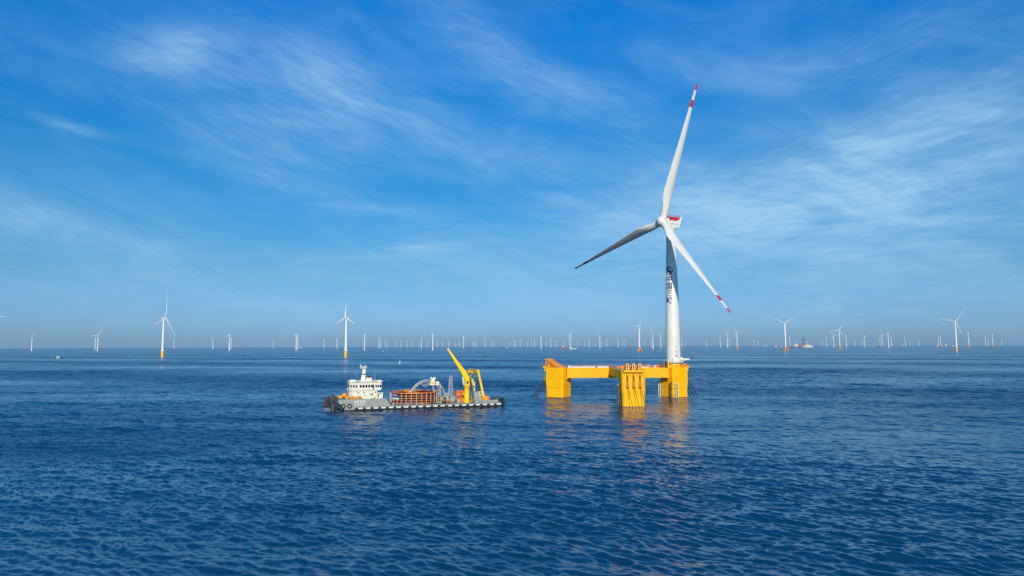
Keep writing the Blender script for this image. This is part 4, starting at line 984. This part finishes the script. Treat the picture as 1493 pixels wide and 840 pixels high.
HAND = {
 0: 'turbine almost wholly beyond the picture edge, only one level blade tip showing',
 1: 'small white turbine alone on the horizon between the picture edge and the dark boat',
 2: 'shorter and thinner tower of the close turbine pair between the dark boat and yellow-piled turbine',
 3: 'taller tower of the close turbine pair between the dark boat and yellow-piled turbine',
 4: 'tall white turbine on a yellow pile with one upright blade and one drooping blade',
 14: 'white turbine on a yellow pile with stubby rotor, standing over the white deckhouse',
 27: 'slender white turbine with one blade straight up, between the white spar buoy and crane tip',
 52: 'white turbine with three spread blades rising behind the small white-hulled ship',
 64: 'white turbine on an orange jacket base, nacelle side-on, close beside the great tower',
 67: 'white turbine without orange base, blade up, between the orange-jacket turbine and great tower',
 75: 'white turbine on jacket base with two blades spread, first past the big red blade tip',
 78: 'tall white turbine on yellow jacket base with two blades spread in a V',
 83: 'white turbine on jacket base with one level blade, past the crane ships',
 97: 'tall white turbine on orange-yellow pile with three wide blades beside the red-hulled boats',
 98: 'smaller jacket-based turbine tucked under the drooping blade of the yellow-piled turbine',
 101: 'white turbine on a reddish jacket base with one blade upright, near the picture edge',
}
FARPX = [(-31,58),(46.5,21),(139,16),(142.5,21),(238,56.5),(254,12.5),(310.5,13),(334.5,21.5),(337,16),(398.5,10),(432,21.5),(434.5,15),(472.5,11.5),(491.5,13.0),(505,57.5),(531.5,22),(552.5,13),(555,10),(561.5,7.5),(564.5,8.0),(578,7),(584.5,7.5),(593.5,8.5),(600.5,6),(611,6.0),(614.5,13),(623.5,7.5),(631,22),(637.5,7.5),(645.5,7),(654.5,9.5),(664,6),(669.5,7),(676,16),(689,6),(691.5,8.0),(694,7),(707.5,10.5),(717,7),(720.5,7),(743.5,7),(749.5,8.5),(752.5,7),(758.5,9),(769.5,7),(775,5.5),(779.5,9),(789,15.5),(797,5.5),(803,10.5),(811,8),(823,7),(831,20),(842.5,5.5),(851.5,5.0),(859,11.0),(867.5,7.0),(874.5,17),(877,7.5),(882.5,6.5),(885.5,8),(901,12.8),(908.5,8),(911.5,7.5),(932,36.5),(939,6.5),(949.3,11.5),(952,22),(963.5,15.5),(994.5,10.5),(999.5,7),(1030,6.5),(1050,13),(1060.5,17.0),(1063.3,9.5),(1074.5,23.0),(1099.5,6.5),(1105,7.5),(1145,40.0),(1151.5,12),(1198.5,6.8),(1204.8,10),(1215.5,14),(1224,24.5),(1233.5,14),(1246.5,7.0),(1257.5,4.5),(1260.5,12.5),(1286,15.0),(1283,8),(1295,17.5),(1299.3,13),(1319.5,10.5),(1326,6.3),(1340,6),(1368,12.0),(1371,13.0),(1393.5,42.5),(1411.8,19.3),(1436.5,11.0),(1440.5,9.0),(1447,14.8),(1460.5,7.5)]
ANCH = [(-60, 'the picture edge'), (88, 'the dark boat'), (238, 'the drooping-bladed turbine'), (505, 'the stubby-rotored turbine'), (583, 'the spar buoy'), (655, 'the crane tip'), (739, 'the lone launch'), (789, 'the dark-striped turbine'), (835, 'the white-hulled ship'), (932, 'the orange-jacket turbine'),
        (981, 'the great tower'), (1066, 'the red blade tip'), (1145, 'the V-bladed turbine'), (1168, 'the crane ships'), (1224, 'the level-bladed turbine'), (1393, 'the red-hulled boats'), (1447, 'the reddish-jacket turbine'), (1500, 'the picture edge')]
ORD = 'first second third fourth fifth sixth seventh eighth ninth tenth eleventh twelfth thirteenth fourteenth fifteenth sixteenth'.split()
ANCH[7] = (810, 'the red ship')
def auto_label(i):
    px = FARPX[i][0]; k = max(j for j, (ax_, _) in enumerate(ANCH) if ax_ < px)
    a, an_ = ANCH[k]; b, bn = ANCH[k+1]
    order = [j for j in sorted(range(len(FARPX)), key=lambda j: FARPX[j][0]) if a < FARPX[j][0] < b and j not in HAND]
    hpx = FARPX[i][1]; size = 'tiny pale' if hpx < 8.6 else 'small pale' if hpx < 13 else 'small white'
    if len(order) == 1: return f'{size} turbine, alone on the horizon between {an_} and {bn}'
    return f'{size} horizon turbine, {ORD[order.index(i)]} past {an_} going towards {bn}'
for i, row in enumerate(FARM):
    far_turbine(row, HAND.get(i) or auto_label(i), FARPX[i][1] >= 15 or i == 0, 'turbines of the wind farm on the horizon')

# ------------------------------------------------------------------ other vessels
def boat(name, label, cat, px, dist, length, hullm, houses, masts=(), rz=0.0, beam=None, hullh=None, low=None, group='small vessels on the horizon'):
    """hull with raised bow; houses = (x0, x1, z0, z1, width, material) along the hull"""
    x = (px-746.5)/995.3*dist*1.0; y = dist
    b = beam or length*.2; h = hullh or length*.07
    root = thing(name, label, cat, (x, y, sea_z(x, y)), rz-math.atan2(x, y), group)
    m = MB(); st = []
    for t in (0, .08, .35, .7, .88, 1.0):
        w_ = b/2*(.85 if t == 0 else 1.0 if t < .75 else .7 if t < .95 else .04); sh = h*(1.0+.55*max(0, t-.55)/.45)
        st.append([(t*length-length/2, -w_, sh), (t*length-length/2-(.03*length if t == 1 else 0), -w_*.8, -1.0), (t*length-length/2-(.03*length if t == 1 else 0), w_*.8, -1.0), (t*length-length/2, w_, sh)])
    vs = [p for s_ in st for p in s_]; fs = []
    for j in range(len(st)-1):
        for k in range(4): fs.append((j*4+k, j*4+(k+1) % 4, (j+1)*4+(k+1) % 4, (j+1)*4+k))
    fs += [(3, 2, 1, 0), tuple(range(len(vs)-4, len(vs)))]
    m.add(vs, fs); ho = m.build('hull', hullm, root)
    k = MB(); k.b2((-length*.47, -b*.43, -1), (length*.40, b*.43, .35)); k.build('boot_topping', low or 'boot', ho)
    for (x0, x1, z0, z1, wd, mt) in houses:
        q = MB(); q.b2((x0*length, -wd*b/2, z0*h), (x1*length, wd*b/2, z1*h)); q.b2((x0*length-.1, -wd*b/2-.15, z1*h), (x1*length+.1, wd*b/2+.15, z1*h+.06*h+.1)); o = q.build('deckhouse', mt, root)
        if mt in ('house', 'offwhite') and (z1-z0)*h > 1.4:
            g = MB(); n_ = max(2, int((x1-x0)*length/3)); zz = z0*h+(z1-z0)*h*.62
            for i in range(n_): xx = x0*length+(i+.5)*(x1-x0)*length/n_; g.b2((xx-.6, -wd*b/2-.06, zz-.4), (xx+.6, wd*b/2+.06, zz+.45))
            g.build('window', 'glass', o)
    for (xm, zm0, xt, zt, r, mt) in masts:
        q = MB(); q.bar((xm*length, 0, zm0*h), (xt*length, 0, zt*h), r*2); q.bar((xt*length-r*3, 0, zt*h), (xt*length+r*3, 0, zt*h), r); q.build('mast', mt, root)
    return root
boat('work_boat', 'small dark boat with white cabin, alone on the open water below the horizon', 'boat', 88.5, 1790, 18, 'bluehull', [(-.3, .1, 1.0, 3.2, .7, 'house'), (-.22, .0, 3.2, 4.6, .5, 'house')], [(-.1, 3, -.12, 7.5, .12, 'dark')], rz=.25, hullh=1.5)
boat('launch', 'tiny white boat beside the stubby-rotored turbine, above the spar buoy', 'boat', 559, 3350, 9, 'house', [(-.2, .2, 1, 2.6, .7, 'house')], [(0, 2, 0, 4.5, .1, 'galv')], rz=.4, hullh=1.2)
boat('supply_vessel', 'low white vessel on the horizon just past the paired turbines', 'boat', 440, 8800, 46, 'offwhite', [(-.35, -.05, 1, 2.6, .8, 'house')], [(-.2, 2.5, -.2, 4.5, .4, 'galv')])
boat('launch', 'lone white launch on the horizon over the ship stern', 'boat', 739, 8200, 22, 'house', [(-.3, .2, 1, 3.4, .8, 'house')], [(0, 3, 0, 5.4, .3, 'galv')], hullh=2.4)
boat('fishing_vessel', 'red-hulled ship with pinkish upperworks beside the white-hulled ship', 'ship', 822.5, 5150, 42, 'redhull', [(-.4, -.1, 1, 3.6, .8, 'redhull'), (-.34, -.16, 3.6, 5.4, .6, 'house'), (.1, .3, 1, 3.0, .6, 'redhull')], [(-.2, 5, -.2, 9, .5, 'redhull'), (.22, 2, .3, 7, .4, 'redhull')], hullh=3.6)
boat('patrol_ship', 'white-hulled ship with a red waterline below the three-bladed turbine', 'ship', 835, 5000, 50, 'offwhite', [(-.42, -.2, 1, 2.4, .7, 'house')], [(-.3, 2.4, -.3, 4.6, .3, 'galv')], hullh=4.6, low='redhull')
boat('barge', 'long low white vessel on the horizon before the V-bladed turbine', 'boat', 1114.5, 10500, 84, 'offwhite', [(-.3, -.1, 1, 2.2, .7, 'house')], hullh=4.0)
boat('supply_vessel', 'red-hulled vessel with white cabin beside the V-bladed turbine', 'ship', 1129.5, 7300, 66, 'redhull', [(-.1, .14, 1, 3.2, .8, 'house'), (-.04, .1, 3.2, 4.6, .6, 'house')], [(0, 4, 0, 6.5, .4, 'galv')], hullh=3.0)
boat('launch', 'tiny white boat between the red-hulled vessel and the V-bladed turbine', 'boat', 1137.8, 7600, 16, 'house', [(-.3, .2, 1, 3.0, .8, 'house')], hullh=2.4)
boat('crane_ship', 'big dark-hulled crane ship with raised bow facing the V-bladed turbine', 'ship', 1160, 6300, 104, 'bluehull', [(-.36, -.12, 1, 2.3, .85, 'redhull'), (-.1, .14, 1, 2.9, .8, 'house'), (-.05, .1, 2.9, 4.1, .6, 'house'), (.18, .34, 1.1, 2.0, .7, 'house')], [(.02, 4, .02, 6.8, .8, 'galv'), (-.28, 2, -.2, 5.2, .7, 'rust'), (.3, 2, .12, 5.0, .7, 'redhull'), (.44, 1.5, .44, 7.4, .4, 'offwhite')], rz=math.pi, hullh=8.0)
boat('crane_ship', 'big white crane ship with a tall dark tower, behind the dark-hulled one', 'ship', 1174.5, 6500, 112, 'offwhite', [(-.4, -.2, 1, 2.4, .8, 'house'), (-.18, .1, 1, 3.2, .85, 'house'), (-.14, .04, 3.2, 4.8, .7, 'redhull'), (-.1, 0, 4.8, 6.0, .5, 'offwhite'), (.2, .4, 1, 2.6, .7, 'orange')], [(.16, 1, .26, 11.5, 1.4, 'dark'), (.34, 1, .26, 11.5, 1.4, 'dark'), (.26, 11, .34, 13.2, 1.0, 'dark'), (-.06, 6, -.06, 9.6, .8, 'galv'), (.24, 7, .02, 5.0, .8, 'offwhite'), (-.3, 2, -.36, 6.4, .7, 'redhull')], rz=math.pi, hullh=8.0)
boat('launch', 'tiny white boat on the horizon midway past the level-bladed turbine', 'boat', 1271.5, 9800, 22, 'house', [(-.3, .2, 1, 3.4, .8, 'house')], hullh=3.0)
boat('barge', 'tiny white vessel low on the horizon with no mast, before the red-hulled boats', 'boat', 1314, 11000, 34, 'house', [(-.3, .2, 1, 2.4, .8, 'house')], hullh=3.4)
boat('supply_vessel', 'red vessel with white ends under two thin turbine towers', 'ship', 1368, 6800, 70, 'redhull', [(-.4, -.2, 1, 2.6, .8, 'house'), (-.15, .15, 1, 2.8, .8, 'redhull'), (.2, .38, 1.1, 2.2, .7, 'house')], [(-.3, 2, -.3, 6, .5, 'galv'), (0, 2.5, .1, 6, .5, 'redhull')], hullh=4.2)
boat('tug', 'white boat with pink mast between the red vessel and the yellow-piled turbine', 'boat', 1377, 9500, 30, 'house', [(-.3, .3, 1, 4.2, .8, 'house'), (-.15, .15, 4.2, 6.4, .6, 'house')], [(0, 6, 0, 14, .5, 'redhull')], hullh=4.0)
boat('tug', 'white and red boat close against the yellow pile of the wide-bladed turbine', 'boat', 1387, 6600, 36, 'bluehull', [(-.35, .1, 1, 3.2, .8, 'house'), (-.25, 0, 3.2, 5.6, .6, 'redhull'), (.12, .3, 1, 2.4, .6, 'house')], [(-.1, 5, -.1, 10, .5, 'redhull')], hullh=4.0)
# white spar buoy
bx_, by_ = (583.5-746.5)/995.3*1225, 1225
sb_ = thing('spar_buoy', 'slim white spar buoy on the water above the cable carousel', 'buoy', (bx_, by_, sea_z(bx_, by_)))
m = MB(); m.lathe([(1.5, -.6), (1.6, .2), (1.5, .9), (.9, 1.2)], 16); m.build('float', 'offwhite', sb_)
m = MB(); m.lathe([(.75, 1.2), (.45, 4.6), (.2, 5.4)], 12); m.ball((0, 0, 5.8), .45); m.bar((-.8, 0, 4.2), (.8, 0, 4.2), .2); m.build('spar', 'offwhite', sb_)
